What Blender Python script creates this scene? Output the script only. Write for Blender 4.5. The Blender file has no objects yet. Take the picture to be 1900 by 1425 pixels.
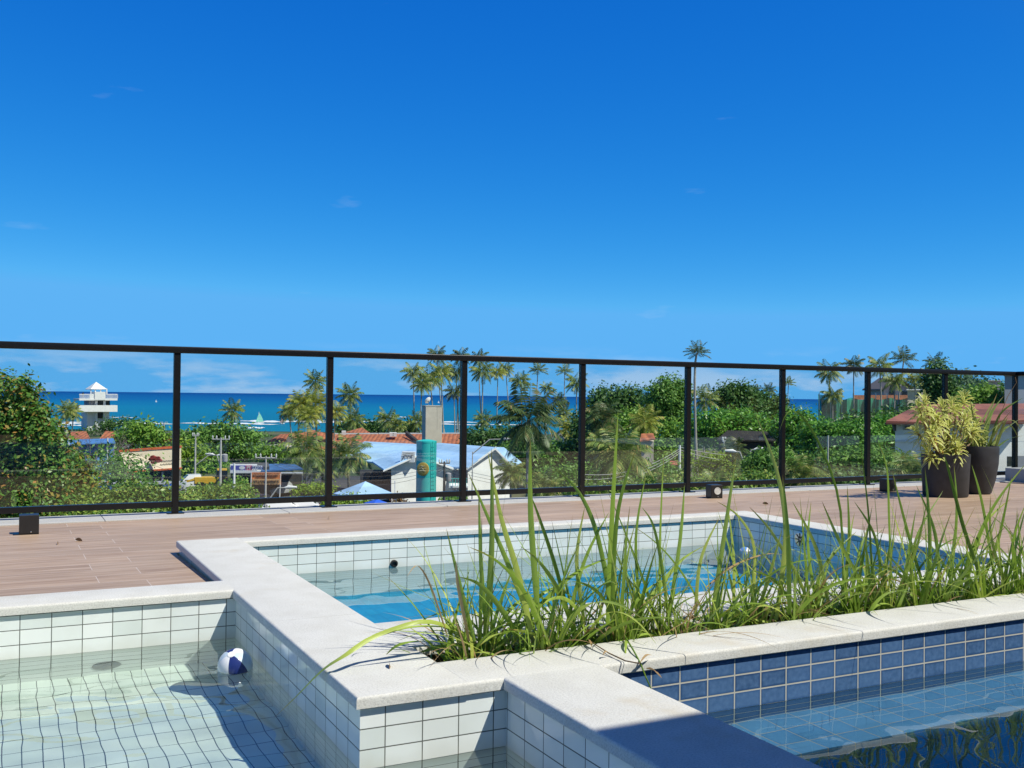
import bpy, bmesh, math, random
import numpy as np
from mathutils import Vector, Matrix

# ------------------------------------------------------------------ camera, sky, sun, exposure
SC = bpy.context.scene
COL = SC.collection
R = math.radians
F, PITCH, ROLL, YAW = 1869.56, 0.0118107, 0.0104340, 0.4674839      # focal length in pixels of a 1900 x 1425 frame
EYE = Vector((0, 0, 0.745))
FW = Vector((math.sin(YAW) * math.cos(PITCH), math.cos(YAW) * math.cos(PITCH), math.sin(PITCH)))
_r = Vector((math.cos(YAW), -math.sin(YAW), 0)); _u = _r.cross(FW)
RT = _r * math.cos(ROLL) + _u * math.sin(ROLL)
UP = _u * math.cos(ROLL) - _r * math.sin(ROLL)
cam = bpy.data.cameras.new('camera')
cam.sensor_width = 36; cam.lens = F / 1900 * 36; cam.clip_start = 0.05; cam.clip_end = 90000
camo = bpy.data.objects.new('camera', cam); COL.objects.link(camo)
camo.matrix_world = Matrix(((RT.x, UP.x, -FW.x, EYE.x), (RT.y, UP.y, -FW.y, EYE.y), (RT.z, UP.z, -FW.z, EYE.z), (0, 0, 0, 1)))
SC.camera = camo

SUN_L = Vector((-0.445, 0.60, -1.0)).normalized()                     # the way the light travels
SUN_EL = math.asin(-SUN_L.z); SUN_AZ = math.atan2(-SUN_L.x, -SUN_L.y)
SC.view_settings.view_transform = 'Standard'; SC.view_settings.look = 'None'
SC.view_settings.exposure = 0.12; SC.view_settings.gamma = 1.0
world = bpy.data.worlds.new('World'); SC.world = world; world.use_nodes = True
_n, _l = world.node_tree.nodes, world.node_tree.links
sky = _n.new('ShaderNodeTexSky'); sky.sky_type = 'NISHITA'; sky.sun_disc = False
sky.sun_elevation = SUN_EL; sky.sun_rotation = SUN_AZ
sky.altitude = 0; sky.air_density = 0.5; sky.dust_density = 0.0; sky.ozone_density = 3.0
# the deep clean blue of the tropical sky: each channel of the sky texture through its own response
SKY_S = 0.11
_sp = _n.new('ShaderNodeSeparateColor'); _cb = _n.new('ShaderNodeCombineColor'); _l.new(sky.outputs[0], _sp.inputs[0])
def _resp(ch, gain, gam, top):
    x = _sp.outputs[ch]
    for op, v in (('MULTIPLY', SKY_S), ('POWER', gam), ('MULTIPLY', gain), ('MINIMUM', top), ('DIVIDE', SKY_S)):
        q = _n.new('ShaderNodeMath'); q.operation = op; _l.new(x, q.inputs[0]); q.inputs[1].default_value = v; x = q.outputs[0]
    _l.new(x, _cb.inputs[ch])
_resp(0, 2.3, 2.35, 0.105); _resp(1, 0.97, 0.97, 0.415); _resp(2, 0.98, 0.42, 0.84)
# towards the sun the sky pales: there the sky texture is used as it is
_sd = _n.new('ShaderNodeVectorMath'); _sd.operation = 'DOT_PRODUCT'; _sd.inputs[1].default_value = -SUN_L
_tc0 = _n.new('ShaderNodeTexCoord'); _l.new(_tc0.outputs['Generated'], _sd.inputs[0])
_sr = _n.new('ShaderNodeMapRange'); _sr.interpolation_type = 'SMOOTHSTEP'; _sr.inputs['From Min'].default_value = 0.22; _sr.inputs['From Max'].default_value = 0.75; _l.new(_sd.outputs['Value'], _sr.inputs[0])
hs = _n.new('ShaderNodeMixRGB'); _l.new(_sr.outputs[0], hs.inputs['Fac']); _l.new(_cb.outputs[0], hs.inputs['Color1']); _l.new(sky.outputs[0], hs.inputs['Color2'])
# low broken cloud near the horizon, by sky direction
tc = _n.new('ShaderNodeTexCoord'); sep = _n.new('ShaderNodeSeparateXYZ'); _l.new(tc.outputs['Generated'], sep.inputs[0])
mp = _n.new('ShaderNodeMapping'); mp.inputs['Scale'].default_value = (9, 9, 42); _l.new(tc.outputs['Generated'], mp.inputs[0])
nz = _n.new('ShaderNodeTexNoise'); nz.inputs['Scale'].default_value = 1.0; nz.inputs['Detail'].default_value = 6; nz.inputs['Roughness'].default_value = 0.55
_l.new(mp.outputs[0], nz.inputs[0])
cr = _n.new('ShaderNodeValToRGB'); cr.color_ramp.elements[0].position = 0.49; cr.color_ramp.elements[1].position = 0.64; _l.new(nz.outputs[0], cr.inputs[0])
band = _n.new('ShaderNodeValToRGB'); e = band.color_ramp.elements
e[0].position = 0.0; e[0].color = (0.62, 0.62, 0.62, 1); e[1].position = 0.05; e[1].color = (0, 0, 0, 1)
_k = e.new(0.02); _k.color = (0.5, 0.5, 0.5, 1)
_l.new(sep.outputs['Z'], band.inputs[0])
mul = _n.new('ShaderNodeMath'); mul.operation = 'MULTIPLY'; _l.new(cr.outputs[0], mul.inputs[0]); _l.new(band.outputs[0], mul.inputs[1])
mx = _n.new('ShaderNodeMixRGB'); mx.inputs['Color2'].default_value = (5.2, 6.2, 7.6, 1)
mp2 = _n.new('ShaderNodeMapping'); mp2.inputs['Scale'].default_value = (5, 5, 22); mp2.inputs['Location'].default_value = (1.3, .4, 2.2); _l.new(tc.outputs['Generated'], mp2.inputs[0])
nz2 = _n.new('ShaderNodeTexNoise'); nz2.inputs['Scale'].default_value = 1.6; nz2.inputs['Detail'].default_value = 7; _l.new(mp2.outputs[0], nz2.inputs[0])
cr2 = _n.new('ShaderNodeValToRGB'); cr2.color_ramp.elements[0].position = 0.685; cr2.color_ramp.elements[1].position = 0.82; cr2.color_ramp.elements[1].color = (0.20, 0.20, 0.20, 1); _l.new(nz2.outputs[0], cr2.inputs[0])
mxx = _n.new('ShaderNodeMath'); mxx.operation = 'MAXIMUM'; _l.new(mul.outputs[0], mxx.inputs[0]); _l.new(cr2.outputs[0], mxx.inputs[1])
_l.new(mxx.outputs[0], mx.inputs['Fac']); _l.new(hs.outputs[0], mx.inputs['Color1']); _l.new(mx.outputs[0], _n['Background'].inputs['Color'])
_n['Background'].inputs['Strength'].default_value = SKY_S
sd = bpy.data.lights.new('sun', 'SUN'); sd.energy = 4.9; sd.angle = R(0.5); sd.color = (1.0, 0.965, 0.86)
sun = bpy.data.objects.new('sun', sd); COL.objects.link(sun); sun.rotation_euler = SUN_L.to_track_quat('-Z', 'Y').to_euler()
try:
    sd.cycles.is_caustics_light = True
except Exception:
    pass
SC.cycles.max_bounces = 12; SC.cycles.transparent_max_bounces = 24; SC.cycles.transmission_bounces = 8
SC.cycles.sample_clamp_indirect = 6.0; SC.cycles.caustics_reflective = False

# ------------------------------------------------------------------ helpers
rng = np.random.default_rng(7)
random.seed(7)

def P(px, py, d):
    """the point of the place that the photograph shows at (px, py), d metres in front of the camera"""
    return EYE + (FW + RT * ((px - 950) / F) - UP * ((py - 712.5) / F)) * d
def on_y(px, py, Y):
    v = P(px, py, 1) - EYE; return EYE + v * (Y / v.y)
def on_z(px, py, z):
    v = P(px, py, 1) - EYE; return EYE + v * ((z - EYE.z) / v.z)
def M_(px, d): return px / F * d                                       # pixels to metres at a depth

def tag(o, label=None, cat=None, group=None, kind=None):
    if label: o['label'] = label
    if cat: o['category'] = cat
    if group: o['group'] = group
    if kind: o['kind'] = kind
    return o
def empty(name, loc, label, cat, group=None, rz=0.0):
    o = bpy.data.objects.new(name, None); COL.objects.link(o); o.location = loc; o.rotation_euler = (0, 0, rz)
    o.empty_display_size = 0.1
    return tag(o, label, cat, group)
def link(name, me, m=None, parent=None, loc=None, smooth=False):
    o = bpy.data.objects.new(name, me); COL.objects.link(o)
    if m is not None: me.materials.clear(); me.materials.append(m)
    if parent is not None: o.parent = parent
    if loc is not None: o.location = loc
    if smooth: me.polygons.foreach_set('use_smooth', [True] * len(me.polygons))
    return o
def np_mesh(name, v, f, uv=None):
    """v: (n,3), f: (m,k) all faces with k corners"""
    v = np.asarray(v, np.float32); f = np.asarray(f, np.int32)
    me = bpy.data.meshes.new(name)
    me.vertices.add(len(v)); me.vertices.foreach_set('co', v.ravel())
    k = f.shape[1]
    me.loops.add(f.size); me.loops.foreach_set('vertex_index', f.ravel())
    me.polygons.add(len(f)); me.polygons.foreach_set('loop_start', np.arange(0, f.size, k, dtype=np.int32))
    me.polygons.foreach_set('loop_total', np.full(len(f), k, np.int32))
    if uv is not None:
        l = me.uv_layers.new(name='UVMap'); l.data.foreach_set('uv', np.asarray(uv, np.float32)[f.ravel()].ravel())
    me.update(calc_edges=True); me.validate(); return me

class MB:
    """collects boxes, tubes, slabs and lathes, links them as ONE mesh object"""
    def __init__(s): s.v = []; s.f = []
    def add(s, v, f):
        b = len(s.v); s.v += [tuple(x) for x in v]; s.f += [tuple(i + b for i in q) for q in f]; return s
    def box(s, x0, x1, y0, y1, z0, z1, m=None):
        v = [(x, y, z) for z in (z0, z1) for y in (y0, y1) for x in (x0, x1)]
        if m is not None: v = [m @ Vector(q) for q in v]
        return s.add(v, [(0, 2, 3, 1), (4, 5, 7, 6), (0, 1, 5, 4), (2, 6, 7, 3), (0, 4, 6, 2), (1, 3, 7, 5)])
    def tube(s, pts, rad, n=8, cap=True):
        pts = [Vector(p) for p in pts]; rad = rad if hasattr(rad, '__len__') else [rad] * len(pts)
        v = []; ref = None
        for i, p in enumerate(pts):
            t = (pts[min(i + 1, len(pts) - 1)] - pts[max(i - 1, 0)]).normalized()
            if ref is None: ref = Vector((0, 0, 1)) if abs(t.z) < 0.9 else Vector((1, 0, 0))
            a = t.cross(ref).normalized(); b = t.cross(a).normalized(); ref = b if abs(t.dot(b)) < .99 else ref
            ref = -b.cross(t).cross(t) if False else ref
            a0, b0 = a, b
            if i == 0: pa, pb = a0, b0
            else:
                pa = (pa - t * pa.dot(t)).normalized(); pb = t.cross(pa)
            for k in range(n):
                w = 2 * math.pi * k / n; v.append(p + (pa * math.cos(w) + pb * math.sin(w)) * rad[i])
        f = [(i * n + k, i * n + (k + 1) % n, (i + 1) * n + (k + 1) % n, (i + 1) * n + k) for i in range(len(pts) - 1) for k in range(n)]
        if cap: f += [tuple(range(n))[::-1], tuple((len(pts) - 1) * n + k for k in range(n))]
        return s.add(v, f)
    def lathe(s, prof, n=32, c=(0, 0, 0), cap=True):
        v = [(c[0] + r * math.cos(2 * math.pi * k / n), c[1] + r * math.sin(2 * math.pi * k / n), c[2] + z) for r, z in prof for k in range(n)]
        f = [(i * n + k, i * n + (k + 1) % n, (i + 1) * n + (k + 1) % n, (i + 1) * n + k) for i in range(len(prof) - 1) for k in range(n)]
        if cap: f += [tuple(range(n))[::-1], tuple((len(prof) - 1) * n + k for k in range(n))]
        return s.add(v, f)
    def prism(s, poly, off):
        """a planar polygon given thickness along off"""
        n = len(poly); poly = [Vector(p) for p in poly]; off = Vector(off)
        v = poly + [p + off for p in poly]
        return s.add(v, [tuple(range(n))[::-1], tuple(range(n, 2 * n))] + [(i, (i + 1) % n, n + (i + 1) % n, n + i) for i in range(n)])
    def build(s, name, m, parent=None, loc=None, smooth=False, bevel=0, boxuv=None):
        me = bpy.data.meshes.new(name); me.from_pydata(s.v, [], s.f); me.validate()
        bm = bmesh.new(); bm.from_mesh(me); bmesh.ops.recalc_face_normals(bm, faces=bm.faces)
        if bevel: bmesh.ops.bevel(bm, geom=list(bm.edges), offset=bevel, segments=3, profile=0.5, affect='EDGES', clamp_overlap=True)
        bm.to_mesh(me); bm.free()
        if boxuv is not None: box_uv(me, *boxuv)
        o = link(name, me, m, parent, loc, False)
        if smooth: shade(me)
        return o
def shade(me, ang=40):
    me.polygons.foreach_set('use_smooth', [True] * len(me.polygons))
    try: me.set_sharp_from_angle(angle=R(ang))
    except Exception: pass
def box_uv(me, ox=0.0, oy=0.0, oz=0.0):
    """u, v in metres along the wall, by the way each face looks"""
    l = me.uv_layers.new(name='UVMap')
    for p in me.polygons:
        a = [abs(c) for c in p.normal]; k = a.index(max(a))
        for li in p.loop_indices:
            c = me.vertices[me.loops[li].vertex_index].co
            x, y, z = c.x - ox, c.y - oy, c.z - oz
            l.data[li].uv = (y, z) if k == 0 else (x, z) if k == 1 else (x, y)

# ------------------------------------------------------------------ materials
def mat(name):
    m = bpy.data.materials.new(name); m.use_nodes = True
    nt = m.node_tree; return m, nt.nodes, nt.links, nt.nodes['Principled BSDF']
def plain(name, c, rough=0.6, var=0.12, scale=8.0, bump=0.0, metal=0.0, spec=0.5, var2=0.0):
    m, n, l, b = mat(name)
    b.inputs['Roughness'].default_value = rough; b.inputs['Metallic'].default_value = metal
    b.inputs['Specular IOR Level'].default_value = spec
    t = n.new('ShaderNodeTexCoord'); z = n.new('ShaderNodeTexNoise'); z.inputs['Scale'].default_value = scale; z.inputs['Detail'].default_value = 5
    l.new(t.outputs['Object'], z.inputs[0])
    r = n.new('ShaderNodeValToRGB'); r.color_ramp.elements[0].position = 0.3; r.color_ramp.elements[1].position = 0.7
    r.color_ramp.elements[0].color = tuple(max(0, x * (1 - var)) for x in c[:3]) + (1,)
    r.color_ramp.elements[1].color = tuple(min(1, x * (1 + var)) for x in c[:3]) + (1,)
    l.new(z.outputs[0], r.inputs[0]); l.new(r.outputs[0], b.inputs['Base Color'])
    if bump:
        u = n.new('ShaderNodeBump'); u.inputs['Strength'].default_value = bump; u.inputs['Distance'].default_value = 0.01
        l.new(z.outputs[0], u.inputs['Height']); l.new(u.outputs[0], b.inputs['Normal'])
    return m
def tile_mat(name, c1, c2, grout, w, h, rough=0.12, mortar=0.0016, glaze=None):
    m, n, l, b = mat(name)
    uv = n.new('ShaderNodeUVMap'); uv.uv_map = 'UVMap'
    br = n.new('ShaderNodeTexBrick'); br.offset = 0.0; br.squash = 1.0
    br.inputs['Scale'].default_value = 1.0; br.inputs['Mortar Size'].default_value = mortar; br.inputs['Mortar Smooth'].default_value = 0.15
    br.inputs['Bias'].default_value = 0.0; br.inputs['Brick Width'].default_value = w; br.inputs['Row Height'].default_value = h
    br.inputs['Color1'].default_value = c1 + (1,); br.inputs['Color2'].default_value = c2 + (1,); br.inputs['Mortar'].default_value = grout + (1,)
    l.new(uv.outputs[0], br.inputs['Vector'])
    z = n.new('ShaderNodeTexNoise'); z.inputs['Scale'].default_value = 30 if glaze is None else 60; z.inputs['Detail'].default_value = 4
    l.new(uv.outputs[0], z.inputs[0])
    col = br.outputs['Color']
    if glaze is not None:                                              # thick glaze that pools in the middle of each tile
        b2 = n.new('ShaderNodeTexBrick'); b2.offset = 0.0
        for k in ('Scale', 'Bias', 'Brick Width', 'Row Height'): b2.inputs[k].default_value = br.inputs[k].default_value
        b2.inputs['Mortar Size'].default_value = 0.012; b2.inputs['Mortar Smooth'].default_value = 1.0
        l.new(uv.outputs[0], b2.inputs['Vector'])
        iv = n.new('ShaderNodeMath'); iv.operation = 'SUBTRACT'; iv.inputs[0].default_value = 1.0; l.new(b2.outputs['Fac'], iv.inputs[1])
        mm = n.new('ShaderNodeMath'); mm.operation = 'MULTIPLY'; l.new(iv.outputs[0], mm.inputs[0]); l.new(z.outputs[0], mm.inputs[1])
        g = n.new('ShaderNodeMixRGB'); g.inputs['Color2'].default_value = glaze + (1,)
        l.new(mm.outputs[0], g.inputs['Fac']); l.new(br.outputs['Color'], g.inputs['Color1'])
        k2 = n.new('ShaderNodeMixRGB'); k2.inputs['Color2'].default_value = grout + (1,)
        l.new(br.outputs['Fac'], k2.inputs['Fac']); l.new(g.outputs[0], k2.inputs['Color1']); col = k2.outputs[0]
    st = n.new('ShaderNodeMixRGB'); st.blend_type = 'MULTIPLY'; st.inputs['Fac'].default_value = 0.35
    z2 = n.new('ShaderNodeTexNoise'); z2.inputs['Scale'].default_value = 5; z2.inputs['Detail'].default_value = 5; l.new(uv.outputs[0], z2.inputs[0])
    r2 = n.new('ShaderNodeValToRGB'); r2.color_ramp.elements[0].position = 0.35; r2.color_ramp.elements[0].color = (0.8, 0.8, 0.76, 1)
    r2.color_ramp.elements[1].position = 0.6; r2.color_ramp.elements[1].color = (1, 1, 1, 1); l.new(z2.outputs[0], r2.inputs[0])
    if 'white' in name and 'floor' not in name:                        # lime and grime left at the water line
        sx = n.new('ShaderNodeSeparateXYZ'); l.new(uv.outputs[0], sx.inputs[0])
        wl = n.new('ShaderNodeMath'); wl.operation = 'MULTIPLY_ADD'; wl.inputs[1].default_value = 0.05; l.new(z2.outputs[0], wl.inputs[0]); l.new(sx.outputs[1], wl.inputs[2])
        br3 = n.new('ShaderNodeValToRGB'); e3 = br3.color_ramp.elements
        mr3 = n.new('ShaderNodeMapRange'); mr3.inputs['From Min'].default_value = -0.17; mr3.inputs['From Max'].default_value = -0.09; l.new(wl.outputs[0], mr3.inputs[0]); l.new(mr3.outputs[0], br3.inputs[0])
        e3[0].position = 0.0; e3[0].color = (0, 0, 0, 1); e3[1].position = 1.0; e3[1].color = (0, 0, 0, 1); k3 = e3.new(0.42); k3.color = (0.35, 0.35, 0.35, 1)
        m3 = n.new('ShaderNodeMixRGB'); m3.inputs['Color2'].default_value = (0.50, 0.48, 0.38, 1); l.new(br3.outputs[0], m3.inputs['Fac']); l.new(col, m3.inputs['Color1']); col = m3.outputs[0]
    l.new(col, st.inputs['Color1']); l.new(r2.outputs[0], st.inputs['Color2']); l.new(st.outputs[0], b.inputs['Base Color'])
    rr = n.new('ShaderNodeMapRange'); rr.inputs['To Min'].default_value = rough; rr.inputs['To Max'].default_value = 0.8
    l.new(br.outputs['Fac'], rr.inputs[0]); l.new(rr.outputs[0], b.inputs['Roughness'])
    u = n.new('ShaderNodeBump'); u.invert = True; u.inputs['Strength'].default_value = 0.5; u.inputs['Distance'].default_value = 0.002
    l.new(br.outputs['Fac'], u.inputs['Height']); l.new(u.outputs[0], b.inputs['Normal'])
    return m

M = {}
M['tile_white'] = tile_mat('white_tile', (0.70, 0.755, 0.72), (0.83, 0.86, 0.83), (0.10, 0.11, 0.10), 0.1003, 0.0515)
M['floor_white'] = tile_mat('white_floor_tile', (0.78, 0.86, 0.77), (0.87, 0.93, 0.84), (0.09, 0.11, 0.11), 0.0515, 0.1003)
M['floor_azure'] = tile_mat('azure_floor_tile', (0.03, 0.34, 0.62), (0.04, 0.40, 0.68), (0.03, 0.25, 0.45), 0.0515, 0.1003)
M['tile_blue'] = tile_mat('blue_tile', (0.015, 0.05, 0.14), (0.045, 0.11, 0.25), (0.50, 0.48, 0.41), 0.1003, 0.0515, rough=0.15, mortar=0.0024, glaze=(0.115, 0.215, 0.39))
M['floor_blue'] = tile_mat('blue_step_tile', (0.07, 0.22, 0.45), (0.14, 0.33, 0.58), (0.42, 0.42, 0.36), 0.1003, 0.1003, rough=0.15, mortar=0.002, glaze=(0.14, 0.34, 0.54))
M['tile_deep'] = tile_mat('deep_blue_tile', (0.012, 0.035, 0.12), (0.016, 0.045, 0.15), (0.08, 0.09, 0.10), 0.1003, 0.0515)

def stone_mat(name, c, dark, speck=0.5, stain=0.0):
    m, n, l, b = mat(name); b.inputs['Roughness'].default_value = 0.75; b.inputs['Specular IOR Level'].default_value = 0.3
    t = n.new('ShaderNodeTexCoord')
    a = n.new('ShaderNodeTexNoise'); a.inputs['Scale'].default_value = 190; a.inputs['Detail'].default_value = 4; a.inputs['Roughness'].default_value = 0.75; l.new(t.outputs['Object'], a.inputs[0])
    c2 = n.new('ShaderNodeTexNoise'); c2.inputs['Scale'].default_value = 9; c2.inputs['Detail'].default_value = 6; l.new(t.outputs['Object'], c2.inputs[0])
    r = n.new('ShaderNodeValToRGB'); r.color_ramp.elements[0].position = 0.36; r.color_ramp.elements[0].color = dark + (1,)
    r.color_ramp.elements[1].position = 0.56; r.color_ramp.elements[1].color = c + (1,); l.new(a.outputs[0], r.inputs[0])
    mm = n.new('ShaderNodeMixRGB'); mm.blend_type = 'MULTIPLY'; mm.inputs['Fac'].default_value = 1.0
    r2 = n.new('ShaderNodeValToRGB'); r2.color_ramp.elements[0].position = 0.32; r2.color_ramp.elements[0].color = (0.92, 0.915, 0.90, 1)
    r2.color_ramp.elements[1].position = 0.62; r2.color_ramp.elements[1].color = (1, 1, 1, 1); l.new(c2.outputs[0], r2.inputs[0])
    l.new(r.outputs[0], mm.inputs['Color1']); l.new(r2.outputs[0], mm.inputs['Color2'])
    s3 = n.new('ShaderNodeTexNoise'); s3.inputs['Scale'].default_value = 2.3; s3.inputs['Detail'].default_value = 7; s3.inputs['Roughness'].default_value = 0.65; l.new(t.outputs['Object'], s3.inputs[0])
    r3 = n.new('ShaderNodeValToRGB'); r3.color_ramp.elements[0].position = 0.58; r3.color_ramp.elements[0].color = (0, 0, 0, 1)
    r3.color_ramp.elements[1].position = 0.74; r3.color_ramp.elements[1].color = (0.55, 0.55, 0.55, 1); l.new(s3.outputs[0], r3.inputs[0])
    m4 = n.new('ShaderNodeMixRGB'); m4.inputs['Color2'].default_value = (0.50, 0.41, 0.26, 1)
    l.new(r3.outputs[0], m4.inputs['Fac']); l.new(mm.outputs[0], m4.inputs['Color1']); l.new(m4.outputs[0], b.inputs['Base Color'])
    ad = n.new('ShaderNodeMath'); ad.operation = 'ADD'; l.new(a.outputs[0], ad.inputs[0]); l.new(c2.outputs[0], ad.inputs[1])
    u = n.new('ShaderNodeBump'); u.inputs['Strength'].default_value = 0.55; u.inputs['Distance'].default_value = 0.002
    l.new(ad.outputs[0], u.inputs['Height']); l.new(u.outputs[0], b.inputs['Normal'])
    return m
M['coping'] = stone_mat('pale_granite', (0.66, 0.655, 0.61), (0.50, 0.495, 0.46))
M['kerbstone'] = stone_mat('kerb_stone', (0.50, 0.50, 0.49), (0.38, 0.38, 0.38))
M['concrete'] = plain('concrete', (0.42, 0.41, 0.38), 0.85, 0.15, 3.0, 0.2)
M['brown_render'] = plain('planter_render', (0.16, 0.11, 0.07), 0.9, 0.3, 12, 0.4)
M['soil'] = plain('soil', (0.07, 0.05, 0.035), 0.95, 0.5, 60, 1.0)
M['black_metal'] = plain('black_powder_coat', (0.008, 0.008, 0.009), 0.34, 0.15, 40, 0.03, spec=0.3)
M['pot'] = plain('dark_grey_pot', (0.030, 0.032, 0.038), 0.6, 0.25, 14, 0.08)
M['black_plastic'] = plain('black_plastic', (0.015, 0.015, 0.016), 0.4, 0.1, 20)
M['steel'] = plain('brushed_steel', (0.55, 0.55, 0.54), 0.3, 0.1, 30, 0, 1.0)
M['lens'] = plain('frosted_lens', (0.62, 0.62, 0.58), 0.25, 0.08, 60)
M['white_paint'] = plain('white_paint', (0.78, 0.78, 0.77), 0.6, 0.05, 1.5)
M['grey_drain'] = plain('grey_plastic', (0.30, 0.29, 0.27), 0.5, 0.2, 40)

def deck_mat():
    m, n, l, b = mat('wood_look_deck')
    t = n.new('ShaderNodeTexCoord'); mp = n.new('ShaderNodeMapping'); l.new(t.outputs['Object'], mp.inputs[0])
    mp.inputs['Location'].default_value = (-0.553 + 1.2 * 4, -5.642 + 0.189 * 40, 0)
    br = n.new('ShaderNodeTexBrick'); br.offset = 0.154; br.offset_frequency = 2
    for k, v in (('Scale', 1.0), ('Mortar Size', 0.0016), ('Mortar Smooth', 0.1), ('Bias', 0.0), ('Brick Width', 1.2), ('Row Height', 0.189)): br.inputs[k].default_value = v
    br.inputs['Color1'].default_value = (0.2, 0.2, 0.2, 1); br.inputs['Color2'].default_value = (0.8, 0.8, 0.8, 1); br.inputs['Mortar'].default_value = (0.5, 0.5, 0.5, 1)
    l.new(mp.outputs[0], br.inputs['Vector'])
    # grain: noise stretched along the plank, shifted plank by plank
    ad = n.new('ShaderNodeVectorMath'); ad.operation = 'ADD'
    sc = n.new('ShaderNodeVectorMath'); sc.operation = 'SCALE'; sc.inputs['Scale'].default_value = 7.0; l.new(br.outputs['Color'], sc.inputs[0])
    l.new(t.outputs['Object'], ad.inputs[0]); l.new(sc.outputs[0], ad.inputs[1])
    m2 = n.new('ShaderNodeMapping'); m2.inputs['Scale'].default_value = (2.2, 30, 1); l.new(ad.outputs[0], m2.inputs[0])
    z = n.new('ShaderNodeTexNoise'); z.inputs['Scale'].default_value = 1.0; z.inputs['Detail'].default_value = 8; z.inputs['Roughness'].default_value = 0.62; z.inputs['Distortion'].default_value = 0.6
    l.new(m2.outputs[0], z.inputs[0])
    r = n.new('ShaderNodeValToRGB'); e = r.color_ramp.elements
    e[0].position = 0.28; e[0].color = (0.27, 0.17, 0.10, 1); e[1].position = 0.75; e[1].color = (0.54, 0.405, 0.29, 1)
    k = e.new(0.5); k.color = (0.41, 0.29, 0.195, 1)
    l.new(z.outputs[0], r.inputs[0])
    hv = n.new('ShaderNodeHueSaturation'); l.new(r.outputs[0], hv.inputs['Color'])
    mr = n.new('ShaderNodeMapRange'); mr.inputs['To Min'].default_value = 0.82; mr.inputs['To Max'].default_value = 1.16; l.new(br.outputs['Color'], mr.inputs[0]); l.new(mr.outputs[0], hv.inputs['Value'])
    mx = n.new('ShaderNodeMixRGB'); mx.inputs['Color2'].default_value = (0.55, 0.47, 0.40, 1); l.new(br.outputs['Fac'], mx.inputs['Fac']); l.new(hv.outputs[0], mx.inputs['Color1'])
    l.new(mx.outputs[0], b.inputs['Base Color']); b.inputs['Roughness'].default_value = 0.5; b.inputs['Specular IOR Level'].default_value = 0.35
    u = n.new('ShaderNodeBump'); u.inputs['Strength'].default_value = 0.15; u.inputs['Distance'].default_value = 0.002; l.new(z.outputs[0], u.inputs['Height']); l.new(u.outputs[0], b.inputs['Normal'])
    return m
M['deck'] = deck_mat()

def glass_mat():
    m, n, l, b = mat('railing_glass'); n.remove(b)
    o = n['Material Output']; fr = n.new('ShaderNodeFresnel'); ge = n.new('ShaderNodeNewGeometry'); io = n.new('ShaderNodeMapRange')
    io.inputs['To Min'].default_value = 1.5; io.inputs['To Max'].default_value = 1 / 1.5; l.new(ge.outputs['Backfacing'], io.inputs[0]); l.new(io.outputs[0], fr.inputs[0])
    tr = n.new('ShaderNodeBsdfTransparent'); tr.inputs[0].default_value = (0.965, 0.985, 0.975, 1)
    gl = n.new('ShaderNodeBsdfGlossy'); gl.inputs['Roughness'].default_value = 0.0
    mx = n.new('ShaderNodeMixShader'); l.new(fr.outputs[0], mx.inputs[0]); l.new(tr.outputs[0], mx.inputs[1]); l.new(gl.outputs[0], mx.inputs[2]); l.new(mx.outputs[0], o.inputs[0])
    return m
M['glass'] = glass_mat()
def water_mat(name, c):
    m, n, l, b = mat(name); n.remove(b); o = n['Material Output']
    g = n.new('ShaderNodeBsdfGlass'); g.inputs['IOR'].default_value = 1.33; g.inputs['Roughness'].default_value = 0.0; g.inputs['Color'].default_value = c + (1,)
    l.new(g.outputs[0], o.inputs[0]); return m
M['water'] = water_mat('pool_water', (0.935, 1.0, 0.985))
M['water_blue'] = water_mat('deep_pool_water', (0.85, 0.95, 0.98))

# ------------------------------------------------------------------ terrace
def deck_z(y): return -0.040 - max(0.0, y - 4.0) * 0.018
mb = MB()
for x0, x1, y0, y1 in ((-9, 0.787, 4.099, 7.0), (0.787, 4.40, 5.279, 7.0), (4.40, 9.4, 3.14, 7.0), (6.5, 9.4, -1.72, 3.14), (-9, -3.1, -1.72, 4.099), (-9, 40, -7.5, -1.72)):
    n = 6
    for i in range(n):
        a, b_ = y0 + (y1 - y0) * i / n, y0 + (y1 - y0) * (i + 1) / n
        mb.add([(x0, a, deck_z(a)), (x1, a, deck_z(a)), (x1, b_, deck_z(b_)), (x0, b_, deck_z(b_))], [(0, 1, 2, 3)])
tag(mb.build('deck', M['deck']), kind='structure')
mb = MB(); x = -9.0
while x < 9.35:
    w = min(1.2, 9.35 - x); mb.box(x, x + w - 0.003, 7.0, 7.36, -1.2, -0.086); x += 1.2
mb.box(9.35, 9.72, -9, 7.36, -1.2, -0.083)
tag(mb.build('kerb', M['kerbstone'], bevel=0.004), kind='structure')

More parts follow.
